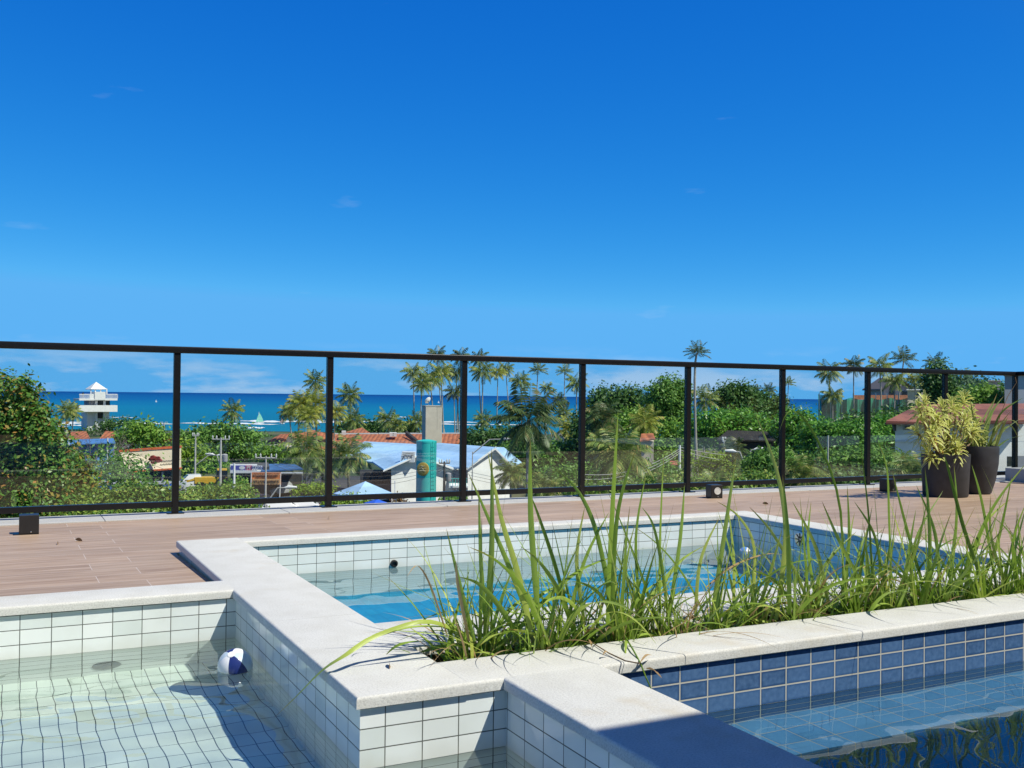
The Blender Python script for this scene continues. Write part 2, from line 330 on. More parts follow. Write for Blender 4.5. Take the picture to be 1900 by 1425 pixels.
# ------------------------------------------------------------------ pools
RECV = []
def wall(name, m, parent, x0, x1, y0, y1, z0, z1, label=None):
    o = MB().box(x0, x1, y0, y1, z0, z1).build(name, m, parent, boxuv=(0.0636, 2.395, -0.034)); RECV.append(o)
    if label: o['label'] = label
    return o
def coping(parent, x0, x1, y0, y1):
    o = MB().box(x0, x1, y0, y1, -0.03, 0.0).build('coping', M['coping'], parent)
    bm = bmesh.new(); bm.from_mesh(o.data); k = 0 if x1 - x0 > y1 - y0 else 1     # round the long lips, keep the butt joints tight
    ed = [e for e in bm.edges if e.verts[0].co.z > -.01 and e.verts[1].co.z > -.01 and (k == 1 and y0 < 2.39 and e.verts[0].co.y < y0 + .01 and e.verts[1].co.y < y0 + .01 or abs((e.verts[0].co - e.verts[1].co)[k]) > 0.02 and (e.verts[0].co - e.verts[1].co)[1 - k] == 0)]
    bmesh.ops.bevel(bm, geom=ed, offset=0.009, segments=4, profile=0.5, affect='EDGES'); bm.to_mesh(o.data); bm.free(); shade(o.data)
    return o
ZW = -0.185
kid = empty('pool', (0, 0, 0), 'shallow pool of white rectangular tiles with a ball floating in its corner', 'pool')
wall('wall', M['tile_white'], kid, -3.0, 0.80, 3.897, 4.085, -0.6, -0.0305)
wall('wall', M['tile_white'], kid, 0.80, 0.93, 2.52, 5.27, -0.6, -0.0305)
wall('wall', M['tile_white'], kid, 0.80, 1.205, 2.40, 2.52, -0.6, -0.0305)
wall('wall', M['tile_white'], kid, 1.205, 1.345, -1.5, 2.52, -0.6, -0.0305)
wall('wall', M['tile_white'], kid, -3.1, -3.0, -1.5, 4.085, -0.6, -0.0305)
wall('wall', M['tile_white'], kid, -3.0, 1.205, -1.6, -1.5, -0.6, -0.0305)
wall('pool_floor', M['floor_white'], kid, -3.0, 1.205, -1.5, 3.897, -0.58, -0.485)
coping(kid, -3.1, 0.7945, 3.884, 4.10); coping(kid, 1.190, 1.497, -1.5, 2.3945)
coping(kid, -3.15, -2.98, -1.5, 3.88); coping(kid, -3.1, 1.18, -1.72, -1.51)
spa = empty('pool', (2.6, 4.2, -0.8), 'deep plunge pool of white tiles and azure floor behind the grass planter', 'pool')
def rel(o): o.location = -o.parent.location
for a in (('wall', M['tile_white'], spa, 0.93, 1.082, 2.94, 5.27, -0.9, -0.0305), ('wall', M['tile_white'], spa, 1.082, 4.21, 5.143, 5.27, -0.9, -0.0305),
          ('wall', M['tile_white'], spa, 4.21, 4.39, 3.13, 5.27, -0.9, -0.0305), ('wall', M['tile_white'], spa, 1.082, 5.6, 2.99, 3.13, -0.9, -0.0305),
          ('pool_floor', M['floor_azure'], spa, 1.082, 4.21, 3.13, 5.143, -0.9, -0.80)): rel(wall(*a))
for a in ((0.786, 1.096, 2.386, 3.296), (0.786, 1.096, 3.298, 5.28), (1.0885, 4.40, 5.130, 5.28), (4.197, 4.40, 3.1335, 5.1385), (1.0885, 5.6, 2.80, 3.142)): rel(coping(spa, *a))
lap = empty('pool', (4, 1, -1.5), 'deep pool of glazed dark blue tiles with a step under the water', 'pool')
for a in (('wall', M['tile_blue'], lap, 1.484, 6.5, 2.40, 2.52, -0.315, -0.0305), ('wall', M['tile_blue'], lap, 1.345, 1.484, -1.5, 2.40, -1.6, -0.0305),
          ('step', M['floor_blue'], lap, 1.484, 6.5, 2.115, 2.52, -1.45, -0.315), ('pool_floor', M['tile_deep'], lap, 1.484, 6.5, -1.5, 2.115, -1.6, -1.45)): rel(wall(*a))
for a in ((1.0885, 3.4), (3.402, 6.5)): rel(coping(lap, a[0], a[1], 2.388, 2.612))
# planter trough
pl = empty('planter', (3.3, 2.7, -0.3), 'long narrow planter trough sunk between the pale copings', 'planter')
for nm, m_, a in (('trough', M['brown_render'], (1.10, 5.6, 2.52, 2.60, -0.6, -0.0305)), ('trough', M['brown_render'], (1.10, 5.6, 2.81, 2.985, -0.6, -0.0305)), ('trough', M['brown_render'], (1.08, 1.12, 2.60, 2.81, -0.6, -0.02)),):
    rel(MB().box(*a).build(nm, m_, pl))
# soil: an uneven strip
nx, ny = 180, 12
xs = np.linspace(1.12, 5.6, nx); ys = np.linspace(2.59, 2.82, ny); X, Y = np.meshgrid(xs, ys, indexing='ij')
Z = -0.085 + 0.012 * np.sin(X * 23 + Y * 31) * np.sin(X * 57 - Y * 12) + 0.004 * rng.normal(size=X.shape)
idx = np.arange(nx * ny).reshape(nx, ny)
q = np.stack([idx[:-1, :-1], idx[1:, :-1], idx[1:, 1:], idx[:-1, 1:]], -1).reshape(-1, 4)
o = link('soil', np_mesh('soil', np.stack([X, Y, Z], -1).reshape(-1, 3), q), M['soil'], pl); rel(o)

def water(name, x0, x1, y0, y1, amp, m, seed, step=0.022):
    r = np.random.default_rng(seed)
    nx, ny = int((x1 - x0) / step) + 1, int((y1 - y0) / step) + 1
    X, Y = np.meshgrid(np.linspace(x0, x1, nx), np.linspace(y0, y1, ny), indexing='ij'); Z = np.zeros_like(X)
    for i in range(26):
        lam = 0.10 * 1.12 ** r.uniform(0, 14); th = r.uniform(0, 2 * math.pi) if i % 3 else r.normal(1.2, 0.35)
        Z += amp * lam / 0.2 * np.sin((X * math.cos(th) + Y * math.sin(th)) * 2 * math.pi / lam + r.uniform(0, 7) + 0.7 * np.sin(X * 2.1 + i) + 0.7 * np.sin(Y * 1.7 + 2 * i))
    idx = np.arange(nx * ny).reshape(nx, ny); q = np.stack([idx[:-1, :-1], idx[1:, :-1], idx[1:, 1:], idx[:-1, 1:]], -1).reshape(-1, 4)
    o = link(name, np_mesh(name, np.stack([X, Y, Z + ZW], -1).reshape(-1, 3), q), m, smooth=True)
    tag(o, kind='structure')
    try: o.cycles.is_caustics_caster = True
    except Exception: pass
    return o
water('water', -3.0, 1.2, -1.5, 2.42, 0.00016, M['water'], 1)
water('water', -3.0, 0.8, 2.42, 3.897, 0.00016, M['water'], 1)
water('water', 1.082, 4.21, 3.13, 5.143, 0.00012, M['water'], 5, 0.03)
water('water', 1.484, 6.5, -1.5, 2.40, 0.00016, M['water_blue'], 9, 0.03)
for o in RECV:
    try: o.cycles.is_caustics_receiver = True
    except Exception: pass

# ------------------------------------------------------------------ railing
YR = 7.235; ZB = -0.086; ZT = 1.061; PX0, PS = 1.066, 1.081
rail = empty('railing', (4.2, YR, ZB), 'long black metal railing with clear glass panels along the terrace edge', 'railing')
RB = (on_y(0, 951, YR).z + on_y(536, 928.2, YR).z + on_y(1172.6, 900.4, YR).z) / 3; print('RB', RB - ZB)
xs_ = [PX0 + PS * k - (.10 if k < 0 else 0) for k in range(-4, 9)]
for x in xs_:
    p = MB().box(x - .022, x + .022, YR - .022, YR + .022, ZB + .008, ZT - .045).build('post', M['black_metal'], rail, bevel=.002); rel(p)
    b = MB().box(x - .055, x + .055, YR - .05, YR + .05, ZB, ZB + .008).build('base_plate', M['black_metal'], p, bevel=.002); b.location = (0, 0, 0)
for x0, x1 in zip(xs_[:-1], xs_[1:]):
    rel(MB().box(x0 + .024, x1 - .024, YR - .02, YR + .02, RB - .02, RB + .02).build('bottom_rail', M['black_metal'], rail, bevel=.002))
    rel(MB().box(x0 + .024, x1 - .024, YR - .004, YR + .004, RB + .021, ZT - .046).build('glass_panel', M['glass'], rail))
xe = xs_[-1]
tr = MB().box(xs_[0] - .1, xe + .05, YR - .034, YR + .034, ZT - .045, ZT).build('top_rail', M['black_metal'], rail, bevel=.006, smooth=True); rel(tr)
for k in range(1, 5):                                                   # the side run, turning back towards the building
    y = YR - PS * k
    p = MB().box(xe - .022, xe + .022, y - .022, y + .022, ZB + .008, ZT - .045).build('post', M['black_metal'], rail, bevel=.002); rel(p)
    rel(MB().box(xe - .02, xe + .02, y + .024, y + PS - .024, RB - .02, RB + .02).build('bottom_rail', M['black_metal'], rail, bevel=.002))
    rel(MB().box(xe - .004, xe + .004, y + .024, y + PS - .024, RB + .021, ZT - .046).build('glass_panel', M['glass'], rail))
rel(MB().box(xe - .034, xe + .034, YR - PS * 4.1, YR - .036, ZT - .044, ZT + .001).build('top_rail', M['black_metal'], rail, bevel=.006, smooth=True))

# ------------------------------------------------------------------ covered terrace behind the viewer, which shades the near coping
M['dark_cladding'] = plain('dark_cladding', (.05, .05, .055), .7, .2, 2)
pv = empty('pavilion', (2, -2.5, -0.04), 'dark clad covered terrace beside the pools whose roof edge shades the near coping', 'pavilion')
for nm, a in (('roof', (1.6, 40, -7.5, 0.05, 2.85, 3.15)), ('wall', (-9, 40, -7.5, -7.3, -0.04, 2.85)), ('column', (20, 20.3, -2.1, -1.8, -0.04, 2.85)), ('column', (1.7, 2.0, -2.6, -2.3, -0.04, 2.85)), ('column', (8.0, 8.3, -2.1, -1.8, -0.04, 2.85))):
    rel(MB().box(*a).build(nm, M['white_paint'] if nm == 'roof' else M['dark_cladding'], pv, bevel=.01))

# ------------------------------------------------------------------ pool fittings and floats
def ring_disc(r, n=28): return [(r, 0), (r, .004), (r * .94, .007), (r * .3, .008), (r * .25, .012), (0.001, .012)]
o = MB().lathe(ring_disc(.048)).build('return_inlet', M['grey_drain'], kid, smooth=True); o.rotation_euler = (R(90), 0, 0); o.location = (.345, 3.896, -.385)
iv = MB().lathe([(.020, 0), (.020, .012), (.013, .014), (.012, .004), (.001, .004)]).build('return_inlet', M['black_plastic'], spa, smooth=True)
iv.rotation_euler = (R(90), 0, 0); iv.location = Vector((1.893, 5.143, -.165)) - spa.location
gr = MB().lathe([(.047, 0), (.047, .006), (.040, .009), (.001, .006)], 32).build('drain_cover', M['steel'], spa, smooth=True)
gr.rotation_euler = (0, R(-90), 0); gr.location = Vector((4.21, 4.54, -.083)) - spa.location
for k in range(8):
    w = k * math.pi / 4
    s = MB().box(-.003, .003, .008, .038, .0085, .0105).build('slot', M['black_plastic'], gr); s.rotation_euler = (0, 0, w)
def float_mat(nm, panels):
    m, n, l, b = mat(nm); b.inputs['Roughness'].default_value = .18
    t = n.new('ShaderNodeTexCoord'); g = n.new('ShaderNodeTexGradient'); g.gradient_type = 'RADIAL'; l.new(t.outputs['Object'], g.inputs[0])
    r = n.new('ShaderNodeValToRGB'); r.color_ramp.interpolation = 'CONSTANT'
    e = r.color_ramp.elements
    for i, (p_, c) in enumerate(panels):
        k = e[i] if i < 2 else e.new(p_); k.position = p_; k.color = c + (1,)
    l.new(g.outputs[0], r.inputs[0]); l.new(r.outputs[0], b.inputs['Base Color']); return m
NAVY, WHT, PALE, SKYB = (.02, .035, .16), (.8, .8, .8), (.55, .66, .72), (.10, .28, .70)
def ball(label, c, r, rz, cat, panels, nm, tilt=(0.35, 0.2), valve=True):
    t = empty(nm, c, label, cat)
    prof = [(r * math.sin(a), -r * math.cos(a)) for a in np.linspace(0.02, math.pi - .02, 24)]
    o = MB().lathe(prof, 36).build('panels', float_mat(nm + '_panels', panels), t, smooth=True); o.rotation_euler = (tilt[0], tilt[1], rz)
    d = MB().lathe([(r * .22, r * .975), (r * .2, r * 1.01), (.001, r * 1.02)], 20).build('end_cap', M['white_paint'], t, smooth=True); d.rotation_euler = (tilt[0], tilt[1], rz)
    return t
ball('white and navy panelled ball floating in the corner of the shallow pool', (.712, 3.46, ZW + .010), .058, R(-62), 'ball',
     [(0, PALE), (.167, WHT), (.34, NAVY), (.52, PALE), (.67, WHT), (.84, NAVY)], 'beach_ball', (.55, .30))
ball('small blue and white float drifting by the far corner of the plunge pool', (4.06, 4.86, ZW - .014), .036, 2.4, 'float',
     [(0, SKYB), (.17, WHT), (.34, SKYB), (.5, WHT), (.67, SKYB), (.84, WHT)], 'pool_float', (1.5, .25))

# ------------------------------------------------------------------ low black deck lights
def deck_light(label, x, y, rz, lens):
    z = deck_z(y); t = empty('deck_light', (x, y, z), label, 'deck light', 'black cube lights standing on the deck', rz)
    h = .052
    MB().box(-h, h, -h, h, .006, .112).build('housing', M['black_plastic'], t, bevel=.003)
    MB().box(-h - .03, h, -h, h, 0, .0055).build('base_plate', M['black_metal'], t, bevel=.001)
    for k in range(lens):
        o = MB().lathe([(.030, 0), (.030, .003), (.026, .004), (.024, .002), (.001, .003)], 28).build('lens', M['lens'], t, smooth=True)
        o.rotation_euler = (R(90), 0, 0); o.location = (0.005, -h, .062)
    MB().lathe([(.004, 0), (.004, .002), (.001, .003)], 10).build('screw', M['steel'], t).matrix_local = Matrix.Translation((.01, -h, .016)) @ Matrix.Rotation(R(90), 4, 'X')
deck_light('black cube deck light at the left end of the deck, lens turned away', .145, 6.50, 0.0, 0)
deck_light('black cube deck light with a round pale lens, alone in the middle of the railing', 5.315, 6.76, R(-12), 1)
deck_light('black cube deck light half hidden by grass, close to the wide pot', 7.22, 6.67, 0.1, 0)
cb = empty('concrete_block', (9.55, 6.6, -.083), 'pair of grey concrete blocks at the right end of the kerb', 'concrete block')
MB().box(-.17, .17, -.6, -.02, 0, .13).build('block', M['concrete'], cb, bevel=.006); MB().box(-.17, .17, 0, .5, 0, .13).build('block', M['concrete'], cb, bevel=.006)

# ------------------------------------------------------------------ leaf materials
def leaf_mat(nm, stops, rough=.5, transl=.3, tip=None, edge=None, tscale=None):
    """stops: colours spread over the leaves at random; tip: colour the leaf ends wither to; edge: pale margin"""
    m, n, l, b = mat(nm); b.inputs['Roughness'].default_value = rough; b.inputs['Specular IOR Level'].default_value = .35
    g = n.new('ShaderNodeNewGeometry'); r = n.new('ShaderNodeValToRGB'); e = r.color_ramp.elements
    for i, (p_, c) in enumerate(stops):
        k = e[i] if i < 2 else e.new(p_); k.position = p_; k.color = c + (1,)
    l.new(g.outputs['Random Per Island'], r.inputs[0]); col = r.outputs[0]
    if tip is not None or edge is not None:
        uv = n.new('ShaderNodeUVMap'); uv.uv_map = 'UVMap'; sp = n.new('ShaderNodeSeparateXYZ'); l.new(uv.outputs[0], sp.inputs[0])
    if edge is not None:
        a = n.new('ShaderNodeMath'); a.operation = 'SUBTRACT'; l.new(sp.outputs[0], a.inputs[0]); a.inputs[1].default_value = .5
        a2 = n.new('ShaderNodeMath'); a2.operation = 'ABSOLUTE'; l.new(a.outputs[0], a2.inputs[0])
        a3 = n.new('ShaderNodeMapRange'); a3.inputs['From Min'].default_value = .10; a3.inputs['From Max'].default_value = .24; l.new(a2.outputs[0], a3.inputs[0])
        q = n.new('ShaderNodeMixRGB'); q.inputs['Color2'].default_value = edge + (1,); l.new(a3.outputs[0], q.inputs['Fac']); l.new(col, q.inputs['Color1']); col = q.outputs[0]
    if tip is not None:
        mr = n.new('ShaderNodeMapRange'); mr.inputs['From Min'].default_value = .80; mr.inputs['From Max'].default_value = .97; l.new(sp.outputs[1], mr.inputs[0])
        wn = n.new('ShaderNodeMath'); wn.operation = 'MULTIPLY_ADD'; wn.inputs[1].default_value = 13.7; wn.inputs[2].default_value = 0; l.new(g.outputs['Random Per Island'], wn.inputs[0])
        fr = n.new('ShaderNodeMath'); fr.operation = 'FRACT'; l.new(wn.outputs[0], fr.inputs[0])
        mm = n.new('ShaderNodeMath'); mm.operation = 'MULTIPLY'; l.new(fr.outputs[0], mm.inputs[0]); l.new(mr.outputs[0], mm.inputs[1])
        q = n.new('ShaderNodeMixRGB'); q.inputs['Color2'].default_value = tip + (1,); l.new(mm.outputs[0], q.inputs['Fac']); l.new(col, q.inputs['Color1']); col = q.outputs[0]
    if tscale:
        t = n.new('ShaderNodeTexCoord'); z = n.new('ShaderNodeTexNoise'); z.inputs['Scale'].default_value = tscale; l.new(t.outputs['Object'], z.inputs[0])
        hv = n.new('ShaderNodeHueSaturation'); mr2 = n.new('ShaderNodeMapRange'); mr2.inputs['From Min'].default_value = .3; mr2.inputs['From Max'].default_value = .7
        mr2.inputs['To Min'].default_value = .75; mr2.inputs['To Max'].default_value = 1.25; l.new(z.outputs[0], mr2.inputs[0]); l.new(mr2.outputs[0], hv.inputs['Value']); l.new(col, hv.inputs['Color']); col = hv.outputs[0]
    l.new(col, b.inputs['Base Color'])
    t = n.new('ShaderNodeBsdfTranslucent'); l.new(col, t.inputs[0]); x = n.new('ShaderNodeMixShader'); x.inputs[0].default_value = transl
    l.new(b.outputs[0], x.inputs[1]); l.new(t.outputs[0], x.inputs[2]); l.new(x.outputs[0], n['Material Output'].inputs[0])
    return m
M['blade'] = leaf_mat('grass_blade', [(0, (.17, .27, .035)), (1, (.50, .55, .12)), (.35, (.25, .38, .05)), (.7, (.34, .48, .08))], .38, .35, tip=(.30, .13, .05))
M['dry_blade'] = leaf_mat('dry_blade', [(0, (.34, .22, .10)), (1, (.55, .42, .24)), (.5, (.45, .30, .14))], .7, .3)
M['weed'] = leaf_mat('weed_leaf', [(0, (.14, .28, .03)), (1, (.26, .40, .06))], .4, .35)
M['dracaena'] = leaf_mat('striped_leaf', [(0, (.22, .36, .05)), (1, (.34, .45, .08))], .4, .4, edge=(.78, .76, .26))
M['strap'] = leaf_mat('strap_leaf', [(0, (.13, .22, .04)), (1, (.30, .36, .10))], .35, .3, tip=(.40, .25, .10))
M['stem'] = plain('brown_stem', (.20, .13, .07), .8, .3, 30, .3)

class Blades:
    """ribbon leaves with a centre fold, kept together as one mesh"""
    def __init__(s): s.v = []; s.f = []; s.uv = []
    def add(s, pts, w, side=None, n=12, prof=None, fold=.25):
        pts = [Vector(p) for p in pts]
        # smooth the polyline (Catmull-Rom)
        q = [pts[0]] + pts + [pts[-1]]; cur = []
        for i in range(1, len(q) - 2):
            k = max(3, n // (len(q) - 3))
            for t in range(k):
                t /= k; a, b, c, d = q[i - 1], q[i], q[i + 1], q[i + 2]
                cur.append(.5 * ((2 * b) + (c - a) * t + (2 * a - 5 * b + 4 * c - d) * t * t + (3 * b - a - 3 * c + d) * t ** 3))
        cur.append(pts[-1])
        base = len(s.v); N = len(cur); w = w * .88
        ref = Vector(side) if side is not None else Vector((random.gauss(0, 1), random.gauss(0, 1), .2))
        for i, p in enumerate(cur):
            v = i / (N - 1); t = (cur[min(i + 1, N - 1)] - cur[max(i - 1, 0)]).normalized()
            sd = (ref - t * ref.dot(t)); sd = sd.normalized() if sd.length > 1e-4 else Vector((1, 0, 0))
            nn = t.cross(sd)
            ww = w * (prof(v) if prof else (min(1, .75 + v * 1.2) * (1 - max(0, (v - .35) / .65) ** 1.7) + .02))
            s.v += [p - sd * ww * .5 + nn * ww * fold * .5, p, p + sd * ww * .5 + nn * ww * fold * .5]; s.uv += [(0, v), (.5, v), (1, v)]
        for i in range(N - 1):
            a = base + i * 3; s.f += [(a, a + 1, a + 4, a + 3), (a + 1, a + 2, a + 5, a + 4)]
    def build(s, name, m, parent):
        o = link(name, np_mesh(name, [tuple(p) for p in s.v], s.f, s.uv), m, parent, smooth=True); return o

# ------------------------------------------------------------------ tufts of broad grass in the planter
def arc_pts(b, az, lean, L, droop):
    d = Vector((math.cos(az) * math.sin(lean), math.sin(az) * math.sin(lean), math.cos(lean))); p = Vector(b); out = [p.copy()]
    for k in range(6):
        p = p + d * (L / 6); out.append(p.copy()); d = (d + Vector((math.cos(az) * droop * .35, math.sin(az) * droop * .35, -droop))).normalized()
    return out
KEY = [([(1128, 1160), (1136, 960), (1147, 762)], .019), ([(985, 1170), (960, 1060), (930, 960), (905, 838)], .02), ([(905, 1190), (893, 1060), (888, 905)], .016),
       ([(900, 1190), (912, 1020), (912, 832)], .02), ([(990, 1165), (940, 1040), (868, 875)], .018), ([(1000, 1160), (985, 960), (984, 816)], .02),
       ([(1140, 1160), (1110, 1000), (1075, 915), (1028, 868)], .016), ([(1135, 1170), (1145, 960), (1179, 835)], .015), ([(1225, 1165), (1225, 1000), (1232, 837)], .010),
       ([(1190, 1160), (1180, 1000), (1199, 878)], .011), ([(1320, 1150), (1345, 985), (1366, 843)], .017), ([(1440, 1150), (1458, 990), (1440, 870), (1398, 760)], .019),
       ([(1465, 1140), (1462, 1000), (1452, 880)], .018), ([(1565, 1130), (1560, 950), (1530, 845), (1490, 775), (1462, 765), (1446, 800)], .010),
       ([(1620, 1110), (1612, 960), (1597, 827)], .008), ([(1655, 1110), (1650, 960), (1646, 870), (1630, 822)], .011), ([(1720, 1110), (1685, 990), (1655, 872)], .014),
       ([(1725, 1110), (1725, 980), (1716, 866)], .016), ([(1830, 1100), (1790, 985), (1765, 890), (1751, 840)], .016), ([(1850, 1100), (1824, 940), (1803, 862)], .014),
       ([(1775, 1110), (1810, 1010), (1850, 930), (1905, 858)], .018), ([(1610, 1105), (1560, 1010), (1525, 930)], .015), ([(1405, 1140), (1430, 1060), (1451, 982)], .014),
       ([(1240, 1150), (1228, 1050), (1212, 975), (1190, 940)], .012), ([(1240, 1150), (1262, 1000), (1270, 900)], .014),
       ([(900, 1185), (870, 1150), (840, 1128), (760, 1095), (690, 1062)], .014), ([(960, 1180), (930, 1130), (890, 1085), (850, 1070)], .018), ([(880, 1190), (852, 1080), (828, 980)], .014),
       ([(960, 1170), (1000, 1125), (1072, 1060), (1152, 1028)], .016), ([(1170, 1165), (1190, 1130), (1227, 1084), (1269, 1035), (1320, 1006)], .018),
       ([(1040, 1180), (1060, 1158), (1120, 1146), (1172, 1155)], .018), ([(1585, 1110), (1630, 1075), (1700, 1072), (1735, 1088), (1772, 1115)], .018),
       ([(1795, 1110), (1800, 1060), (1830, 970), (1876, 925)], .016), ([(1510, 1140), (1475, 1060), (1430, 985), (1390, 940)], .014), ([(1540, 1135), (1515, 1020), (1470, 930)], .016),
       ([(1395, 1150), (1400, 1020), (1372, 960), (1330, 930)], .012), ([(1890, 1100), (1880, 1010), (1905, 930)], .014), ([(1690, 1100), (1700, 1000), (1750, 910)], .012),
       ([(1500, 1140), (1530, 1050), (1590, 985)], .013), ([(1060, 1160), (1030, 1050), (1000, 960), (985, 920)], .014), ([(1085, 1160), (1070, 1040), (1085, 940)], .014)]
KEY += [([(1560, 1130), (1575, 1010), (1572, 900)], .014), ([(1640, 1110), (1625, 1000), (1585, 930)], .013), ([(1660, 1110), (1700, 1020), (1720, 930)], .014), ([(1745, 1105), (1735, 990), (1700, 900)], .015), ([(1760, 1105), (1775, 960), (1770, 860)], .012),
        ([(1810, 1100), (1850, 1010), (1878, 880)], .016), ([(1870, 1100), (1840, 1000), (1838, 920)], .013), ([(1520, 1140), (1500, 1020), (1505, 930)], .014), ([(1290, 1150), (1300, 1040), (1335, 960)], .013), ([(1360, 1150), (1362, 1040), (1350, 935)], .012), ([(1050, 1165), (1085, 1040), (1130, 950)], .013),
        ([(1700, 1100), (1660, 1060), (1600, 1050), (1570, 1085)], .012), ([(1820, 1100), (1860, 1050), (1905, 1040)], .014), ([(1480, 1140), (1440, 1080), (1390, 1060), (1360, 1090)], .012), ([(1150, 1165), (1110, 1100), (1060, 1080), (1030, 1110)], .012), ([(940, 1180), (985, 1120), (1030, 1090), (1062, 1105)], .013)]
KEY += [([(882, 1192), (830, 1166), (762, 1164), (700, 1182)], .012), ([(876, 1196), (822, 1180), (752, 1172), (697, 1166)], .014), ([(862, 1202), (800, 1190), (742, 1196), (715, 1216)], .014), ([(905, 1200), (868, 1180), (800, 1170), (735, 1190)], .012), ([(890, 1200), (850, 1196), (800, 1204), (770, 1214)], .016),
        ([(930, 1190), (900, 1150), (830, 1135), (765, 1160)], .013), ([(1000, 1180), (960, 1172), (915, 1180), (890, 1198)], .016), ([(1290, 1150), (1330, 1138), (1380, 1142), (1410, 1156)], .014), ([(1690, 1105), (1730, 1060), (1800, 1060), (1850, 1090)], .014)]
DRY = [([(1400, 1150), (1430, 1125), (1480, 1118), (1530, 1140)], .010), ([(1440, 1145), (1500, 1132), (1535, 1140)], .010), ([(1310, 1090), (1360, 1050), (1420, 1028), (1460, 1030)], .007),
       ([(870, 1190), (850, 1090), (846, 1040)], .012), ([(830, 1180), (800, 1090), (775, 1050), (755, 1070)], .006), ([(1090, 1150), (1130, 1110), (1170, 1100), (1178, 1130)], .007),
       ([(1620, 1110), (1650, 1075), (1690, 1090)], .008), ([(1760, 1110), (1740, 1050), (1690, 1010), (1640, 1000)], .006), ([(1540, 1130), (1590, 1060), (1650, 1040), (1680, 1060)], .006)]
SPOTS = [(862, 'leftmost tuft of broad grass, leaning out over the pale coping corner', 8), (905, 'tall stout grass tuft second from the left end of the planter', 9), (985, 'upright grass tuft with crossing blades, third from the left', 13),
         (1080, 'dense bright green grass tuft in front of the azure pool floor', 20), (1135, 'grass tuft carrying the tallest straight blade of the left half', 16), (1180, 'fine bladed grass tuft with a brown flower stalk', 20),
         (1240, 'leaning grass tuft just left of the bare gap in the planter', 10), (1320, 'narrow grass tuft with one tall blade under the middle deck light', 9), (1395, 'grass tuft with dry tan leaves at its foot beside the bare soil', 10),
         (1455, 'grass tuft with the tallest wide blade bending left against the trees', 9), (1510, 'grass tuft standing in front of the round wall drain', 11), (1580, 'grass tuft with reddish withered tips left of the wide pot', 12),
         (1640, 'yellowish grass tuft below the wide dark pot', 14), (1715, 'thick grass tuft in front of the wide dark pot', 13), (1790, 'grass tuft with blades crossing in front of the two pots', 13), (1850, 'grass tuft second from the right edge of the view', 13), (1905, 'grass tuft cut by the right edge of the view', 12)]
tufts = []
for i, (px, lab, n) in enumerate(SPOTS):
    b = on_y(px, 1150, 2.70); b.z = -.088; b.y = 2.69 + random.uniform(-.05, .05)
    t = empty('grass_tuft', b, lab, 'grass', 'tufts of broad grass along the planter'); g, d = Blades(), Blades()
    for k in range(int(n * (2.6 if px > 1480 else 2.0))):
        bb = Vector((random.gauss(0, .03), random.gauss(0, .018), 0)); L = random.choice((.16, .22, .28, .34, .42, .5)) * random.uniform(.85, 1.2)
        g.add(arc_pts(bb, random.uniform(0, 6.28), abs(random.gauss(0, .36)) + .03, L, random.choice((.01, .03, .07, .14, .24, .34))), random.choice((.004, .006, .008, .011, .015)) * random.uniform(.8, 1.2))
    for f in range(3 if px < 1480 else 4):                             # fans of broad blades from one sheath
        bb = Vector((random.gauss(0, .045), random.gauss(0, .03), 0)); fa = random.uniform(-.5, .5); nb = random.choice((5, 6, 7)); tilt = random.gauss(0, .16)
        for j in range(nb):
            u = (j - (nb - 1) / 2) / (nb / 2); ln = tilt + u * random.uniform(.25, .55); L = random.uniform(.24, .50) * (1 - .3 * abs(u))
            g.add(arc_pts(bb + Vector((u * .012, 0, 0)), fa if ln > 0 else fa + math.pi, abs(ln), L, random.choice((.01, .05, .10, .20)) * (1 + abs(u))), random.uniform(.009, .019), side=(-math.sin(fa) * .6 + .2, math.cos(fa) * .6, .35))
    for k in range(26):                                                # short shoots at the foot
        bb = Vector((random.gauss(0, .05), random.gauss(0, .03), 0)); g.add(arc_pts(bb, random.uniform(0, 6.28), random.uniform(.1, .8), random.uniform(.06, .18), random.uniform(.02, .25)), random.uniform(.003, .010))
    for k in range(random.choice((8, 12, 16))):
        bb = Vector((random.gauss(0, .03), random.gauss(0, .02), 0)); d.add(arc_pts(bb, random.uniform(0, 6.28), random.uniform(.15, 1.2), random.uniform(.12, .42), random.uniform(.05, .32)), random.uniform(.002, .007))
    tufts.append((px, t, g, d))
def near(px): return min(tufts, key=lambda t: abs(t[0] - px))
for lst, which in ((KEY, 2), (DRY, 3)):
    for k, (pts, w) in enumerate(lst):
        t = near(pts[0][0]); y0 = t[1].location.y + random.uniform(-.03, .03); y1 = y0 + random.uniform(-.10, .10)
        q = [on_y(x, y, y0 + (y1 - y0) * i / (len(pts) - 1)) - t[1].location for i, (x, y) in enumerate(pts)]
        q[0].z = max(-.005, q[0].z) if q[0].z > .12 else q[0].z
        t[which].add(q, w, side=(random.uniform(.6, 1), -random.uniform(.1, .7), random.uniform(-.3, .3)), n=16)
